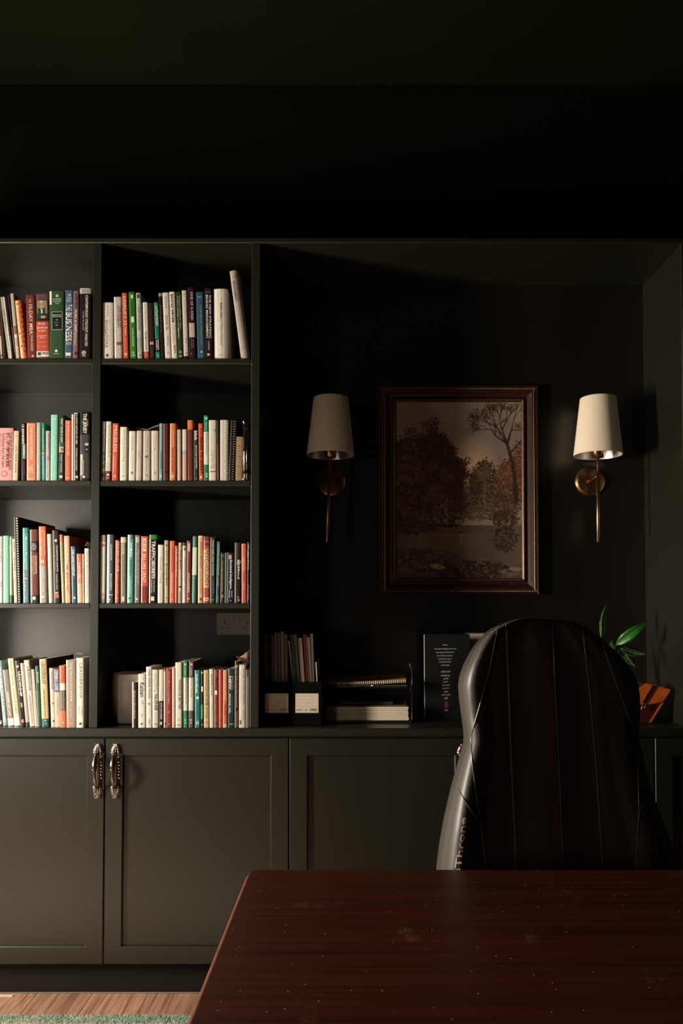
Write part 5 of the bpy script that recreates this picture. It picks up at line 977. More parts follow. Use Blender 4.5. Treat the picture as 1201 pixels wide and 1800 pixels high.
def framering(pr, mt, name):
    m = MB(); vs = []
    for a, d in pr:
        for sx, sz in ((-1, -1), (1, -1), (1, 1), (-1, 1)): vs.append((sx * (W1 - a), -d, H1 + sz * (H1 - a * (H1 - H0) / fw)))
    fs = [(i * 4 + k, i * 4 + (k + 1) % 4, (i + 1) * 4 + (k + 1) % 4, (i + 1) * 4 + k) for i in range(len(pr) - 1) for k in range(4)]
    m.add(vs, fs, mt); return m.build(name, None, t)
framering(prof, MAHO, 'frame')
def beads(a, d, r, step, name, twist=False):
    m = MB(); az = a * (H1 - H0) / fw; xw, zw = W1 - a, H1 - az
    for ax_ in ('x', 'z'):
        for s in (-1, 1):
            L_ = xw if ax_ == 'x' else zw; n = int(2 * L_ / step)
            for i in range(n):
                u = -L_ + 2 * L_ * (i + .5) / n
                c = (u, -d, H1 + s * zw) if ax_ == 'x' else (s * xw, -d, H1 + u)
                m.blob(c, r, r, r * (.85 + .5 * (i % 2)) if twist else r, GILT, 5, 3)
    o = m.build(name, None, t); o['kind'] = 'stuff'; return o
k_ = fw / .0605
beads(.011 * k_, .0205, .0026, .0058, 'bead_moulding', True); beads(.054 * k_, .0185, .0013, .0034, 'inner_beading')
for a, d, r, nm in ((.0015 * k_, .0205, .0009, 'outer_lip'), (.0575 * k_, .0172, .0012, 'inner_lip'), (.0168 * k_, .0262, .0011, 'gilt_line')):
    m = MB(); az = a * (H1 - H0) / fw
    m.tube([(-W1 + a, -d, az), (W1 - a, -d, az), (W1 - a, -d, 2 * H1 - az), (-W1 + a, -d, 2 * H1 - az)], r, GILT, 6, closed=True, smooth=False); m.build(nm, None, t)
# the picture: brush marks laid into a fine grid of coloured points
rs = np.random.RandomState(5)
GW, GH = 250, 350
def fnoise(w_, h_, octs, seed):
    r = np.random.RandomState(seed); out = np.zeros((h_, w_)); amp = 1
    for o in octs:
        g = r.rand(o + 2, o + 2); ys = np.linspace(0, o, h_); xs = np.linspace(0, o, w_)
        yi = ys.astype(int); xi = xs.astype(int); fy_ = (ys - yi)[:, None]; fx = (xs - xi)[None, :]
        fy_ = fy_ * fy_ * (3 - 2 * fy_); fx = fx * fx * (3 - 2 * fx)
        a = g[yi][:, xi]; b = g[yi][:, xi + 1]; c = g[yi + 1][:, xi]; d = g[yi + 1][:, xi + 1]
        out += amp * ((a * (1 - fx) + b * fx) * (1 - fy_) + (c * (1 - fx) + d * fx) * fy_); amp *= .55
    return (out - out.min()) / (out.max() - out.min())
n1 = fnoise(GW, GH, (3, 6, 12, 24, 60), 3)[..., None]; n2 = fnoise(GW, GH, (5, 11, 30, 80), 8)[..., None]
yy, xx = np.mgrid[0:GH, 0:GW]; v = yy / GH; u = xx / GW
def C(h): return np.array([int(h[i:i + 2], 16) for i in (0, 2, 4)], float)
sky = C('6a5c58') * (1 - n1) + C('94806c') * n1
cl = np.clip(1 - ((u - .60) ** 2 / .05 + (v - .36) ** 2 / .035), 0, 1)[..., None] * (.4 + .6 * n2); sky = sky * (1 - cl * .8) + C('e0b890') * cl * .8
dk = np.clip(1 - ((u - .1) ** 2 / .08 + (v - .1) ** 2 / .03), 0, 1)[..., None]; sky = sky * (1 - dk * .4) + C('4c4440') * dk * .4
img = sky.copy()
def put(x, y, rx, ry, col, al=.8):
    cx, cy = x * GW, y * GH; RX, RY = max(.7, rx * GW), max(.7, ry * GW)
    x0, x1_, y0, y1_ = int(max(0, cx - RX)), int(min(GW - 1, cx + RX)) + 1, int(max(0, cy - RY)), int(min(GH - 1, cy + RY)) + 1
    if x1_ <= x0 or y1_ <= y0: return
    g = (((xx[y0:y1_, x0:x1_] - cx) / RX) ** 2 + ((yy[y0:y1_, x0:x1_] - cy) / RY) ** 2 <= 1.05)[..., None] * al
    img[y0:y1_, x0:x1_] = img[y0:y1_, x0:x1_] * (1 - g) + C(col) * g
def stroke(x0, y0, x1_, y1_, wd, col, al=.8, j=.004):
    n = int(max(2, math.hypot((x1_ - x0) * GW, (y1_ - y0) * GH)))
    for i in range(n + 1):
        s = i / n; put(x0 + (x1_ - x0) * s + rs.normal(0, j), y0 + (y1_ - y0) * s + rs.normal(0, j * .5), wd * (1 - .3 * s), wd * (1 - .3 * s), col, al)
def foliage(cx, cy, rx, ry, n, cols, sz=.010, edge=1.25):
    for i in range(n):
        a = rs.rand() * 2 * math.pi; r = math.sqrt(rs.rand()) * (1 + (edge - 1) * rs.rand() ** 4)
        put(cx + rx * r * math.cos(a), cy + ry * r * math.sin(a), sz * (.4 + rs.rand()), sz * (.3 + .6 * rs.rand()), cols[rs.randint(len(cols))], .75)
D1 = ['32221a', '3c261c', '2a1a14', '463020', '50362a']; D2 = ['3c2c20', '4a3424', '30241c', '54402c']; RD = ['5c3420', '6a3c24', '4c2c1c']
# far bank and distant trees
foliage(.56, .56, .08, .08, 500, ['5c4c3c', '6a5642', '544434'], .008)
for a in ((.70, .42, .09, .09), (.72, .52, .14, .10), (.64, .47, .05, .06)): foliage(*a, 700, D2, .008)
foliage(.9, .46, .10, .13, 900, RD, .009); foliage(.86, .56, .14, .09, 700, D2, .009); foliage(.98, .35, .05, .12, 300, RD, .009)
foliage(.62, .63, .2, .04, 500, ['5a4a34', '4c3c2a', '6a4c30'], .008)
# left wood
for a in ((.06, .34, .10, .12), (.27, .32, .10, .12), (.31, .24, .07, .06), (.18, .48, .22, .18), (.36, .43, .13, .13), (.46, .46, .07, .08), (.3, .58, .24, .16), (.12, .62, .16, .18), (.47, .38, .07, .06)): foliage(*a, 1500, D1, .010)
for a in ((.42, .30, .06, .06), (.50, .37, .06, .05), (.52, .44, .04, .05), (.27, .19, .07, .04), (.15, .24, .04, .04)): foliage(*a, 160, D1, .007, 1.7)
stroke(.22, .55, .17, .75, .012, '3c2e26', .8); stroke(.25, .52, .2, .74, .006, '5a4638', .5); stroke(.02, .6, .06, .8, .012, '2c201a')
for k in range(70):     # ragged crown edges and lit leaf masses
    s_ = rs.rand(); px_, py_ = [(.0, .24), (.10, .20), (.20, .22), (.28, .15), (.37, .22), (.44, .29), (.54, .40), (.50, .52), (.52, .60)][rs.randint(9)]
    foliage(px_ + rs.normal(0, .025), py_ + rs.normal(0, .02), .03, .02, 40, D1, .006, 1.8)
for k in range(45): foliage(rs.uniform(.0, .48), rs.uniform(.25, .66), .035, .02, 30, ['5c4030', '6a4a34', '4c3426'], .006, 1.5)
for k in range(30): foliage(rs.uniform(.62, .98), rs.uniform(.38, .66), .03, .02, 25, ['6a5038', '7a5a3c', '5a4230'], .006, 1.5)
# bare tree on the right
def br(x, y, a, L_, wd, dep):
    x2, y2 = x + L_ * math.cos(a), y - L_ * math.sin(a) * GW / GH
    stroke(x, y, x2, y2, wd, '2a1c16', .85, .002)
    if dep == 0: foliage(x2, y2, .025, .018, 14, ['3a281c', '4a3220'], .005, 1.6); return
    for k in range(rs.randint(2, 4)): br(x2, y2, a + rs.normal(0, .55), L_ * (.62 + .25 * rs.rand()), wd * .65, dep - 1)
stroke(.955, .56, .93, .36, .016, '33241c'); stroke(.93, .36, .885, .24, .011, '33241c')
for a in (2.5, 1.9, 1.3): br(.885, .24, a, .12, .007, 3)
br(.9, .3, .9, .12, .006, 3); stroke(.885, .24, .80, .14, .007, '33241c'); br(.80, .14, 2.7, .09, .005, 2); br(.82, .17, 2.9, .09, .004, 2); br(.8, .14, 1.9, .08, .005, 2)
foliage(.62, .10, .05, .02, 60, D1, .006, 1.6); foliage(.70, .05, .09, .03, 70, D1, .006, 1.6)
# water
wm = np.clip((v - .685) / .02, 0, 1)[..., None]; wcol = C('463830') * (1 - n2) + C('6a5848') * n2
img = img * (1 - wm) + wcol * wm
wl = np.clip(1 - ((u - .52) ** 2 / .06 + (v - .78) ** 2 / .012), 0, 1)[..., None]; img = img * (1 - .35 * wl) + C('76624c') * .35 * wl
stroke(.52, .692, .92, .692, .004, 'a8947c', .6, .002); stroke(.30, .755, .62, .757, .005, '8a6440', .55, .003); stroke(.0, .70, .5, .70, .012, '30241c', .6, .006)
foliage(.12, .71, .2, .035, 500, D1, .010); foliage(.86, .66, .1, .05, 300, D1, .009); foliage(.86, .78, .10, .07, 250, ['3a2e24', '2c221a'], .010)
put(.517, .742, .014, .008, '2a201a', .9); put(.517, .75, .012, .006, 'b0a48c', .8); stroke(.517, .765, .52, .80, .006, '9a8a74', .35)
# rocks
foliage(.2, .93, .26, .10, 900, ['3a2c24', '2a201a', '4a3a2e'], .012); foliage(.6, .95, .3, .05, 500, ['2c2018', '3a2c22', '241a14'], .012)
for (a, b, c, d, col) in ((.35, .875, .13, .022, '54463a'), (.48, .915, .10, .02, '4c4036'), (.33, .93, .06, .018, 'a07c58'), (.19, .925, .06, .02, '5a4638'), (.1, .955, .06, .014, '54443a'), (.25, .975, .12, .014, '4c3e34'), (.90, .965, .09, .022, '6a5848'), (.95, .945, .06, .012, '7a6650')):
    for k in range(40):
        q_ = rs.uniform(-1, 1); put(a + q_ * c * .8, b + rs.uniform(-d, d) * (1 - q_ * q_) * .9 + .25 * d * q_, .014, .007, col, .45)
img *= (.93 + .14 * rs.rand(GH, GW, 1)); img = np.clip(img * 1.1, 0, 255) / 255
linimg = np.where(img <= .04045, img / 12.92, ((img + .055) / 1.055) ** 2.4)
me = bpy.data.meshes.new('canvas')
X = np.linspace(-W0 - .001, W0 + .001, GW + 1); Z = np.linspace(H1 + H0 + .001, H1 - H0 - .001, GH + 1)
vv = np.zeros(((GH + 1) * (GW + 1), 3)); vv[:, 0] = np.tile(X, GH + 1); vv[:, 2] = np.repeat(Z, GW + 1); vv[:, 1] = -.008
idx = np.arange(GH * GW); r_ = idx // GW; c_ = idx % GW; a_ = r_ * (GW + 1) + c_
quads = np.stack([a_, a_ + GW + 1, a_ + GW + 2, a_ + 1], 1)
me.vertices.add(len(vv)); me.vertices.foreach_set('co', vv.ravel()); me.loops.add(len(quads) * 4); me.loops.foreach_set('vertex_index', quads.ravel())
me.polygons.add(len(quads)); me.polygons.foreach_set('loop_start', np.arange(0, len(quads) * 4, 4)); me.polygons.foreach_set('loop_total', np.full(len(quads), 4)); me.update()
ca = me.color_attributes.new('paint', 'FLOAT_COLOR', 'CORNER')
cc = np.ones((len(quads), 4, 4)); cc[:, :, :3] = linimg.reshape(-1, 1, 3); ca.data.foreach_set('color', cc.ravel())
def f_canvas(nt, b, tc):
    a = nt.nodes.new('ShaderNodeVertexColor'); a.layer_name = 'paint'; nt.links.new(a.outputs[0], b.inputs['Base Color'])
me.materials.append(mat('oil_paint', (.1, .08, .06), .5, spec=.3, bump=.25, bscale=500, fn=f_canvas))
link('canvas', me, t)

# ------------------------------------------------------------------ desk
def f_maho(nt, b, tc):
    mp = nt.nodes.new('ShaderNodeMapping'); mp.inputs['Scale'].default_value = (1.6, 70, 70)
    n = nt.nodes.new('ShaderNodeTexNoise'); n.inputs['Scale'].default_value = 1; n.inputs['Detail'].default_value = 5; n.inputs['Distortion'].default_value = .6
    nt.links.new(tc.outputs['Object'], mp.inputs[0]); nt.links.new(mp.outputs[0], n.inputs['Vector'])
    r = nt.nodes.new('ShaderNodeValToRGB'); e = r.color_ramp.elements
    e[0].position = .3; e[0].color = (.025, .004, .0012, 1); e[1].position = .75; e[1].color = (.058, .0105, .003, 1)
    nt.links.new(n.outputs['Fac'], r.inputs[0])
    # dust and crumbs
    vo = nt.nodes.new('ShaderNodeTexVoronoi'); vo.voronoi_dimensions = '2D'; vo.inputs['Scale'].default_value = 42; vo.inputs['Randomness'].default_value = 1
    nt.links.new(tc.outputs['Object'], vo.inputs['Vector'])
    lt = nt.nodes.new('ShaderNodeMath'); lt.operation = 'LESS_THAN'; lt.inputs[1].default_value = .05; nt.links.new(vo.outputs['Distance'], lt.inputs[0])
    wn = nt.nodes.new('ShaderNodeSeparateColor'); nt.links.new(vo.outputs['Color'], wn.inputs[0])
    g = nt.nodes.new('ShaderNodeMath'); g.operation = 'GREATER_THAN'; g.inputs[1].default_value = .93; nt.links.new(wn.outputs[0], g.inputs[0])
    mu = nt.nodes.new('ShaderNodeMath'); mu.operation = 'MULTIPLY'; nt.links.new(lt.outputs[0], mu.inputs[0]); nt.links.new(g.outputs[0], mu.inputs[1])
    n2 = nt.nodes.new('ShaderNodeTexNoise'); n2.inputs['Scale'].default_value = 9; n2.inputs['Detail'].default_value = 8; n2.inputs['Roughness'].default_value = .75; nt.links.new(tc.outputs['Object'], n2.inputs['Vector'])
    r2 = nt.nodes.new('ShaderNodeMapRange'); r2.inputs[1].default_value = .60; r2.inputs[2].default_value = .80; r2.inputs[4].default_value = .25; nt.links.new(n2.outputs['Fac'], r2.inputs[0])
    mx = nt.nodes.new('ShaderNodeMath'); mx.operation = 'MAXIMUM'; nt.links.new(mu.outputs[0], mx.inputs[0]); nt.links.new(r2.outputs[0], mx.inputs[1])
    mc = nt.nodes.new('ShaderNodeMix'); mc.data_type = 'RGBA'; mc.inputs[7].default_value = (.42, .26, .16, 1)
    nt.links.new(mx.outputs[0], mc.inputs[0]); nt.links.new(r.outputs[0], mc.inputs[6]); nt.links.new(mc.outputs[2], b.inputs['Base Color'])
    rr = nt.nodes.new('ShaderNodeMapRange'); rr.inputs[3].default_value = .30; rr.inputs[4].default_value = .5; nt.links.new(n2.outputs['Fac'], rr.inputs[0]); nt.links.new(rr.outputs[0], b.inputs['Roughness'])
MAH = mat('polished_mahogany', (.05, .01, .004), .35, spec=.3, fn=f_maho)
MAHE = mat('mahogany_edge', (.16, .05, .022), .35, noise=.25, nscale=30)
YD1 = at(0, 0, 1).y and (CAMZ - .75) * F / (1523 - 1062.8); YD0 = YD1 - .78
dx0 = at(439, 1523, YD1).x; dx1 = dx0 + 1.5; ZD = .75
t = thing('desk', ((dx0 + dx1) / 2, (YD0 + YD1) / 2, 0), 'dark red mahogany desk with a moulded edge, its top dusty', 'desk')
o = t.location; hx, hy = (dx1 - dx0) / 2, (YD1 - YD0) / 2
def rrect(e, r=.012):
    out = []
    for sx, sy, a0 in ((1, 1, 0), (-1, 1, 90), (-1, -1, 180), (1, -1, 270)):
        for k in range(4): a = math.radians(a0 + 30 * k); out.append((sx * (hx + e - r) + r * math.cos(a), sy * (hy + e - r) + r * math.sin(a)))
    return out
m = MB(); N = 16
lv = [(-.024, ZD), (-.004, ZD), (-.001, ZD - .003), (0, ZD - .006)]
vs = [(x, y, z) for e, z in lv for x, y in rrect(e)]
m.add(vs, [tuple(range(N))] + [(i * N + k, (i + 1) * N + k, (i + 1) * N + (k + 1) % N, i * N + (k + 1) % N) for i in range(3) for k in range(N)], MAH)
lo2 = [(0, ZD - .006), (-.003, ZD - .008), (.003, ZD - .010), (.006, ZD - .014), (.002, ZD - .019), (.006, ZD - .022), (.008, ZD - .026), (.006, ZD - .030), (-.004, ZD - .033), (-.02, ZD - .036)]
vs = [(x, y, z) for e, z in lo2 for x, y in rrect(e)]
m2 = MB(); m2.add(vs, [(i * N + k, (i + 1) * N + k, (i + 1) * N + (k + 1) % N, i * N + (k + 1) % N) for i in range(len(lo2) - 1) for k in range(N)] + [tuple((len(lo2) - 1) * N + k for k in range(N))], MAHE)
m.build('desk_top', None, t); m2.build('edge_moulding', None, t)
for s in (-1, 1):
    m = MB(); m.box(s * (hx - .06) - .015 if s > 0 else -hx + .045, -hy + .08, .06, (hx - .045) if s > 0 else -hx + .43 * 0 + .075, hy - .05, ZD - .037, MAH, bv=.002); m.build('side_panel', None, t)
    for q_ in (-1, 1):
        m = MB(); m.box(s * (hx - .06) - .025, q_ * (hy - .1) - .025, 0, s * (hx - .06) + .025, q_ * (hy - .1) + .025, .0605, MAH, bv=.003); m.build('leg', None, t)
m = MB(); m.box(-hx + .076, -hy + .10, .35, hx - .076, -hy + .118, ZD - .037, MAH); m.build('modesty_panel', None, t)

# ------------------------------------------------------------------ rug
def f_rug(nt, b, tc):
    sx = nt.nodes.new('ShaderNodeSeparateXYZ'); nt.links.new(tc.outputs['Object'], sx.inputs[0])
    n = nt.nodes.new('ShaderNodeTexNoise'); n.inputs['Scale'].default_value = 55; n.inputs['Detail'].default_value = 5; n.inputs['Roughness'].default_value = .7; nt.links.new(tc.outputs['Object'], n.inputs['Vector'])
    n3 = nt.nodes.new('ShaderNodeTexNoise'); n3.inputs['Scale'].default_value = 11; n3.inputs['Detail'].default_value = 3; nt.links.new(tc.outputs['Object'], n3.inputs['Vector'])
    # distance from the far edge (object y = 0 at the far edge, negative towards the viewer)
    ad = nt.nodes.new('ShaderNodeMath'); ad.operation = 'MULTIPLY_ADD'; ad.inputs[1].default_value = .02; nt.links.new(n.outputs['Fac'], ad.inputs[0]); nt.links.new(sx.outputs['Y'], ad.inputs[2])
    rp = nt.nodes.new('ShaderNodeValToRGB'); rp.color_ramp.interpolation = 'CONSTANT'; e = rp.color_ramp.elements
    mr = nt.nodes.new('ShaderNodeMapRange'); mr.inputs[1].default_value = .01; mr.inputs[2].default_value = -.4; nt.links.new(ad.outputs[0], mr.inputs[0]); nt.links.new(mr.outputs[0], rp.inputs[0])
    e[0].position = 0; e[0].color = (.36, .45, .37, 1); e[1].position = .125; e[1].color = (.62, .55, .42, 1)
    for p_, c_ in ((.155, (.55, .33, .24, 1)), (.30, (.5, .2, .13, 1)), (.45, (.62, .55, .42, 1)), (.5, (.30, .38, .30, 1)), (.65, (.5, .2, .13, 1)), (.9, (.62, .55, .42, 1))):
        k = e.new(p_); k.color = c_
    m1 = nt.nodes.new('ShaderNodeMix'); m1.data_type = 'RGBA'; m1.blend_type = 'OVERLAY'; m1.inputs[0].default_value = .9
    nt.links.new(rp.outputs[0], m1.inputs[6]); nt.links.new(n.outputs['Fac'], m1.inputs[7])
    m2_ = nt.nodes.new('ShaderNodeMix'); m2_.data_type = 'RGBA'; m2_.inputs[7].default_value = (.55, .50, .40, 1)
    r3 = nt.nodes.new('ShaderNodeMapRange'); r3.inputs[1].default_value = .5; r3.inputs[2].default_value = .65; r3.inputs[4].default_value = .55; nt.links.new(n3.outputs['Fac'], r3.inputs[0])
    nt.links.new(r3.outputs[0], m2_.inputs[0]); nt.links.new(m1.outputs[2], m2_.inputs[6])
    nt.links.new(m2_.outputs[2], b.inputs['Base Color'])
RUG = mat('woven_rug', (.4, .4, .35), .95, spec=.1, fn=f_rug)
YR = (CAMZ - .008) * F / (1773.5 - 1062.8); RX0, RX1 = -1.75, -.27
t = thing('rug', (0, YR, .0005), 'thick patterned rug with a mottled teal border and rust and cream field', 'rug')
m = MB(); m.box(RX0, -1.0, 0, RX1, 0, .007, RUG); m.build('rug_backing', None, t)
# pile: short tufts over the strip nearest the cupboards
Np = 60000; X_ = rs.uniform(-1.70, -.272, Np); Y_ = -rs.rand(Np) * .22 - .001
tp = rs.normal(0, .0018, (Np, 2)); hh = .006 + .004 * rs.rand(Np); an = rs.rand(Np) * math.pi; wd = .0011
V = np.zeros((Np, 3, 3)); V[:, 0] = np.stack([X_ - wd * np.cos(an), Y_ - wd * np.sin(an), np.full(Np, .006)], 1); V[:, 1] = np.stack([X_ + wd * np.cos(an), Y_ + wd * np.sin(an), np.full(Np, .006)], 1)
V[:, 2] = np.stack([X_ + tp[:, 0], np.minimum(Y_ + tp[:, 1], .001), .006 + hh], 1)
me = bpy.data.meshes.new('rug_pile'); me.vertices.add(Np * 3); me.vertices.foreach_set('co', V.ravel()); me.loops.add(Np * 3); me.loops.foreach_set('vertex_index', np.arange(Np * 3)); me.polygons.add(Np)
me.polygons.foreach_set('loop_start', np.arange(0, Np * 3, 3)); me.polygons.foreach_set('loop_total', np.full(Np, 3)); me.update(); me.materials.append(RUG)
o = link('rug_pile', me, t); o['kind'] = 'stuff'

# ------------------------------------------------------------------ chair
YCH = 1.86
def cw(zx, zy, Y=YCH): return at(720 + zx / 2.497, 1060 + zy / 2.497, Y)
def f_pu(nt, b, tc): pass
PU = mat('black_synthetic_leather', (.034, .022, .019), .55, spec=.4, bump=.12, bscale=700, noise=.1)
def f_carbon(nt, b, tc):
    mp = nt.nodes.new('ShaderNodeMapping'); mp.inputs['Scale'].default_value = (260, 260, 260); mp.inputs['Rotation'].default_value = (0, .78, 0)
    ch = nt.nodes.new('ShaderNodeTexChecker'); ch.inputs['Scale'].default_value = 1; nt.links.new(tc.outputs['Object'], mp.inputs[0]); nt.links.new(mp.outputs[0], ch.inputs['Vector'])
    bp = nt.nodes.new('ShaderNodeBump'); bp.inputs['Strength'].default_value = .5; bp.inputs['Distance'].default_value = .0012
    nt.links.new(ch.outputs['Fac'], bp.inputs['Height']); nt.links.new(bp.outputs[0], b.inputs['Normal'])
CARB = mat('ribbed_black_leather', (.028, .021, .016), .50, spec=.8, fn=f_carbon)
PERF = mat('perforated_black_leather', (.055, .028, .025), .6, spec=.35, fn=f_carbon)
THR = mat('seam_thread', 'a09484', .5, noise=.05)
Lo = [(66, 520), (70, 470), (85, 420), (108, 365), (130, 332), (165, 300), (210, 268), (270, 236), (320, 219), (360, 213), (420, 217), (500, 228), (560, 236), (610, 238), (650, 226), (720, 206), (800, 184), (860, 169), (950, 149), (1050, 131), (1155, 118), (1300, 112), (1420, 118), (1520, 140)]
Ro = [(66, 620), (70, 690), (85, 735), (108, 785), (130, 815), (165, 855), (210, 905), (270, 960), (320, 992), (360, 1006), (420, 1013), (500, 1012), (560, 1008), (610, 1010), (650, 1022), (720, 1038), (800, 1058), (860, 1078), (950, 1112), (1050, 1150), (1155, 1178), (1300, 1195), (1420, 1190), (1520, 1170)]
def ip(tb, y):
    if y <= tb[0][0]: return tb[0][1]
    for (a, b), (c, d) in zip(tb, tb[1:]):
        if a <= y <= c: return b + (d - b) * (y - a) / (c - a)
    return tb[-1][1]
yrows = [66, 67.5, 70, 74, 80, 88, 98, 110, 124, 140, 160] + list(range(185, 1521, 22)) + [1520]
def thick(y):
    s = min(1, max(0, (y - 66) / 110)); return .14 + .86 * math.sqrt(1 - (1 - s) ** 2) if s < 1 else 1
def bol(y): return .018 + .050 * min(1, max(0, (y - 500) / 500)) + .012 * math.exp(-((y - 330) / 120) ** 2)
def prof_y(u, y):
    "front surface, relative to the chair plane; negative is towards the desk"
    T_ = thick(y); s = abs(2 * u - 1)
    b = bol(y) * math.exp(-((s - .80) / .15) ** 2) * (.7 if u < .5 else .3)
    rnd_ = .055 * max(0, (s - .84) / .16) ** 2.2
    chn = .006 * math.cos(u * math.pi * 6) * (s < .6)
    return (-b - .035 + rnd_ + chn) * T_
SK = .10  # the chair is turned slightly
def cp(zx, zy, off=0.0):
    xl, xr = ip(Lo, zy), ip(Ro, zy); u = min(1, max(0, (zx - xl) / (xr - xl)))
    y = prof_y(u, zy) + SK * (u - .5) * .5 + .10 * (zy - 66) / 1450 * 0
    p = cw(zx, zy, YCH + y); return Vector((p.x, YCH + y - off, p.z))
SEAT_Z = .47
cxm = cw(610, 1000).x
chair = thing('office_chair', (cxm, YCH + .02, 0.0), 'tall black high-back gaming chair with stitched bolsters, between desk and cupboards', 'chair')
co = chair.location
seamL = [(85, 427), (400, 438), (640, 447), (1020, 465), (1520, 480)]; seamM1 = [(66, 570), (300, 585), (700, 605), (1070, 632), (1520, 640)]
seamM2 = [(66, 628), (300, 636), (700, 656), (1070, 672), (1520, 680)]; seamR = [(90, 758), (400, 793), (750, 823), (1150, 848), (1520, 858)]
wedL = [(85, 400), (110, 388), (290, 352), (480, 300), (590, 268), (700, 275), (860, 296), (1000, 318), (1150, 335), (1520, 350)]; wedR = [(150, 838), (190, 850), (480, 955), (590, 1000), (750, 1003), (930, 1008), (1020, 1000), (1155, 996), (1520, 990)]
m = MB(); NU = 49; us_ = [(.5 - .5 * math.cos(math.pi * i / (NU - 1))) * .55 + .45 * i / (NU - 1) for i in range(NU)]
vs = []; fs = []; ms = []
NB = 13
for yv in yrows:
    xl, xr = ip(Lo, yv), ip(Ro, yv); T_ = thick(yv)
    for u in us_: vs.append(cp(xl + (xr - xl) * u, yv) - co)
    pr_, pl_ = cp(xr, yv), cp(xl, yv)
    for k in range(1, NB + 1):
        s = k / (NB + 1); q = pr_.lerp(pl_, s); bulge = math.sin(math.pi * s) ** .45
        vs.append(Vector((q.x, q.y + .085 * T_ * bulge, q.z)) - co)
RN = NU + NB
for i in range(len(yrows) - 1):
    for k in range(RN):
        k2 = (k + 1) % RN; f = (i * RN + k, i * RN + k2, (i + 1) * RN + k2, (i + 1) * RN + k)
        ym = (yrows[i] + yrows[i + 1]) / 2; mm = PU
        if k < NU - 1:
            u = (us_[k] + us_[k + 1]) / 2; x = ip(Lo, ym) + (ip(Ro, ym) - ip(Lo, ym)) * u
            if x < ip(wedL, ym) or x > ip(wedR, ym): mm = CARB
            elif ip(seamM1, ym) < x < ip(seamM2, ym): mm = PERF
        fs.append(f); ms.append(mm)
for f, mm in zip(fs, ms): m.mi(mm)
b_ = len(m.v); m.v += [tuple(v) for v in vs]
for f, mm in zip(fs, ms): m.f.append(f); m.m.append(m.mi(mm)); m.sm.append(True)
m.f.append(tuple(range(RN))); m.m.append(0); m.sm.append(True); m.f.append(tuple((len(yrows) - 1) * RN + k for k in range(RN))); m.m.append(0); m.sm.append(False)
back = m.build('backrest', None, chair)
def seam(tb, y0, y1, r=.0016, mt=None, nm='piping', dx=0):
    ys = [y0 + (y1 - y0) * i / 60 for i in range(61)]
    m = MB(); m.tube([cp(ip(tb, y) + dx, y, .0004) - co for y in ys], r, mt or mat('gloss_piping', (.09, .078, .066), .25, spec=.9, noise=.05), 6); m.build(nm, None, back)
seam(seamL, 86, 1500); seam(seamM2, 70, 1500, .0012); seam(seamR, 92, 1500, .0020); seam(wedL, 90, 1500); seam(wedR, 152, 1500)
hookL = [(815, 215), (850, 232), (900, 265), (960, 305)]
def curve(pts, r=.0016):
    m = MB(); P_ = []
    for (y0, x0_), (y1, x1_) in zip(pts, pts[1:]):
        for i in range(8): P_.append((x0_ + (x1_ - x0_) * i / 8, y0 + (y1 - y0) * i / 8))
    m.tube([cp(x, y, .0006) - co for x, y in P_], r, _mats['gloss_piping'], 6); m.build('piping', None, back)
curve(hookL, .0018); curve([(820, 1062), (850, 1045), (880, 1025), (930, 1006)], .0018); curve([(600, 236), (612, 262), (610, 268)], .0014)
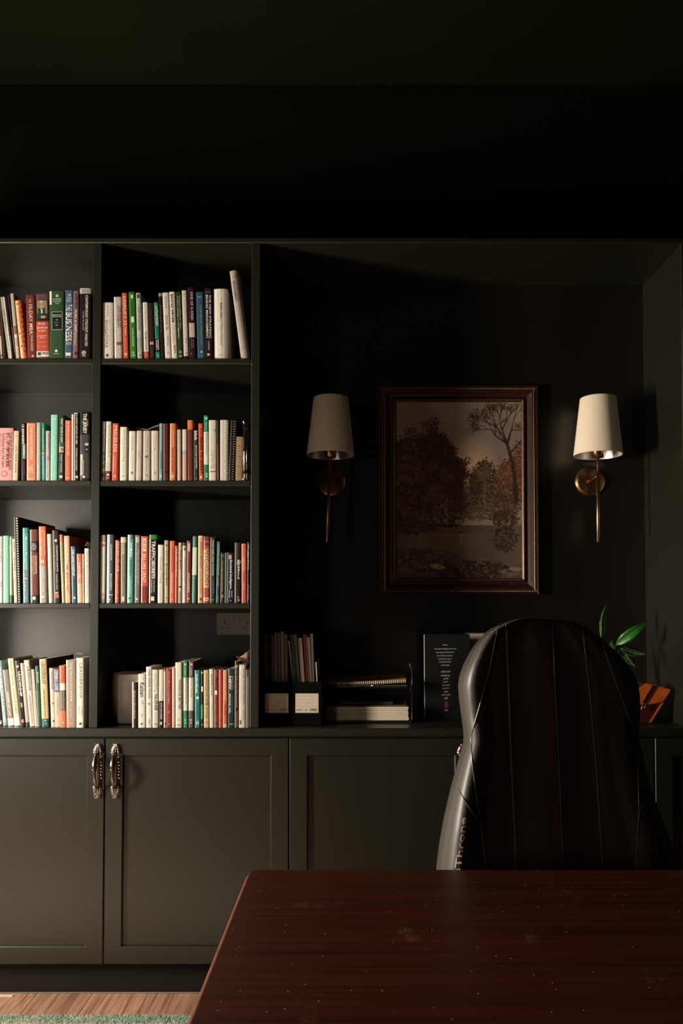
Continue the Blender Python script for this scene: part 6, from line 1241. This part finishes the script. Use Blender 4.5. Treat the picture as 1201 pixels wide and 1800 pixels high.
# stitches
m = MB()
def stitch(tb, y0, y1, n, dx, L_=.0020):
    for i in range(n):
        y = y0 + (y1 - y0) * i / n; a = cp(ip(tb, y) + dx, y, .0009) - co; b = cp(ip(tb, y + (y1 - y0) / n * .55) + dx, y + (y1 - y0) / n * .55, .0009) - co
        m.tube([a, b], .00065, THR, 4)
Lst = [(y, x + (26 if y > 250 else 22)) for y, x in Lo]
stitch(Lst, 96, 1480, 210, 0); stitch(Lst, 110, 1480, 205, 9); stitch(seamL, 88, 1480, 190, -5); 
o = m.build('stitching', None, back); o['kind'] = 'stuff'
m = MB(); LG = mat('embroidered_letters', 'b4aa9c', .45, noise=.05); v, f, _a = _txt['uThrone']
# letters read upwards, their tops towards the left
vs = [cp(222 + 22 * p - 27 * q_ + 8 * p, 1195 - 255 * p, .0012) - co for p, q_ in v]
m.add(vs, f, LG); m.build('lettering', None, back, fix=False)
# seat, column and base
zs = SEAT_Z; m = MB(); N = 26; vs = []
for d, z in ((.02, zs - .10), (0, zs - .08), (0, zs - .02), (.012, zs), (.06, zs + .008), (.12, zs - .006)):
    for k in range(N):
        a = 2 * math.pi * k / N; c_, s_ = math.cos(a), math.sin(a)
        vs.append(((.26 - d) * math.copysign(abs(c_) ** .45, c_), -.22 + (.25 - d) * math.copysign(abs(s_) ** .45, s_), z))
m.add(vs, [(i * N + k, i * N + (k + 1) % N, (i + 1) * N + (k + 1) % N, (i + 1) * N + k) for i in range(5) for k in range(N)] + [tuple(range(N)), tuple(5 * N + k for k in range(N))], PU, True); m.build('seat', None, chair)
m = MB(); m.lathe([(.0, .10), (.03, .10), (.03, .25), (.018, .25), (.018, zs - .11), (.06, zs - .105), (0, zs - .10)], (0, -.2, 0), BLKM, 20); m.build('gas_column', None, chair)
for k in range(5):
    a = 2 * math.pi * k / 5 + .3; c_, s_ = math.cos(a), math.sin(a)
    m = MB(); m.tube([(0.02 * c_, -.2 + .02 * s_, .125), (.14 * c_, -.2 + .14 * s_, .11), (.28 * c_, -.2 + .28 * s_, .085)], [.03, .024, .016], BLKM, 8); lg = m.build('leg', None, chair)
    m = MB(); m.lathe([(0, -.02), (.024, -.02), (.027, -.012), (.027, .012), (.024, .02), (0, .02)], (.28 * c_, -.2 + .28 * s_, .0275), BLKM, 16, 'y'); m.build('caster', None, lg)
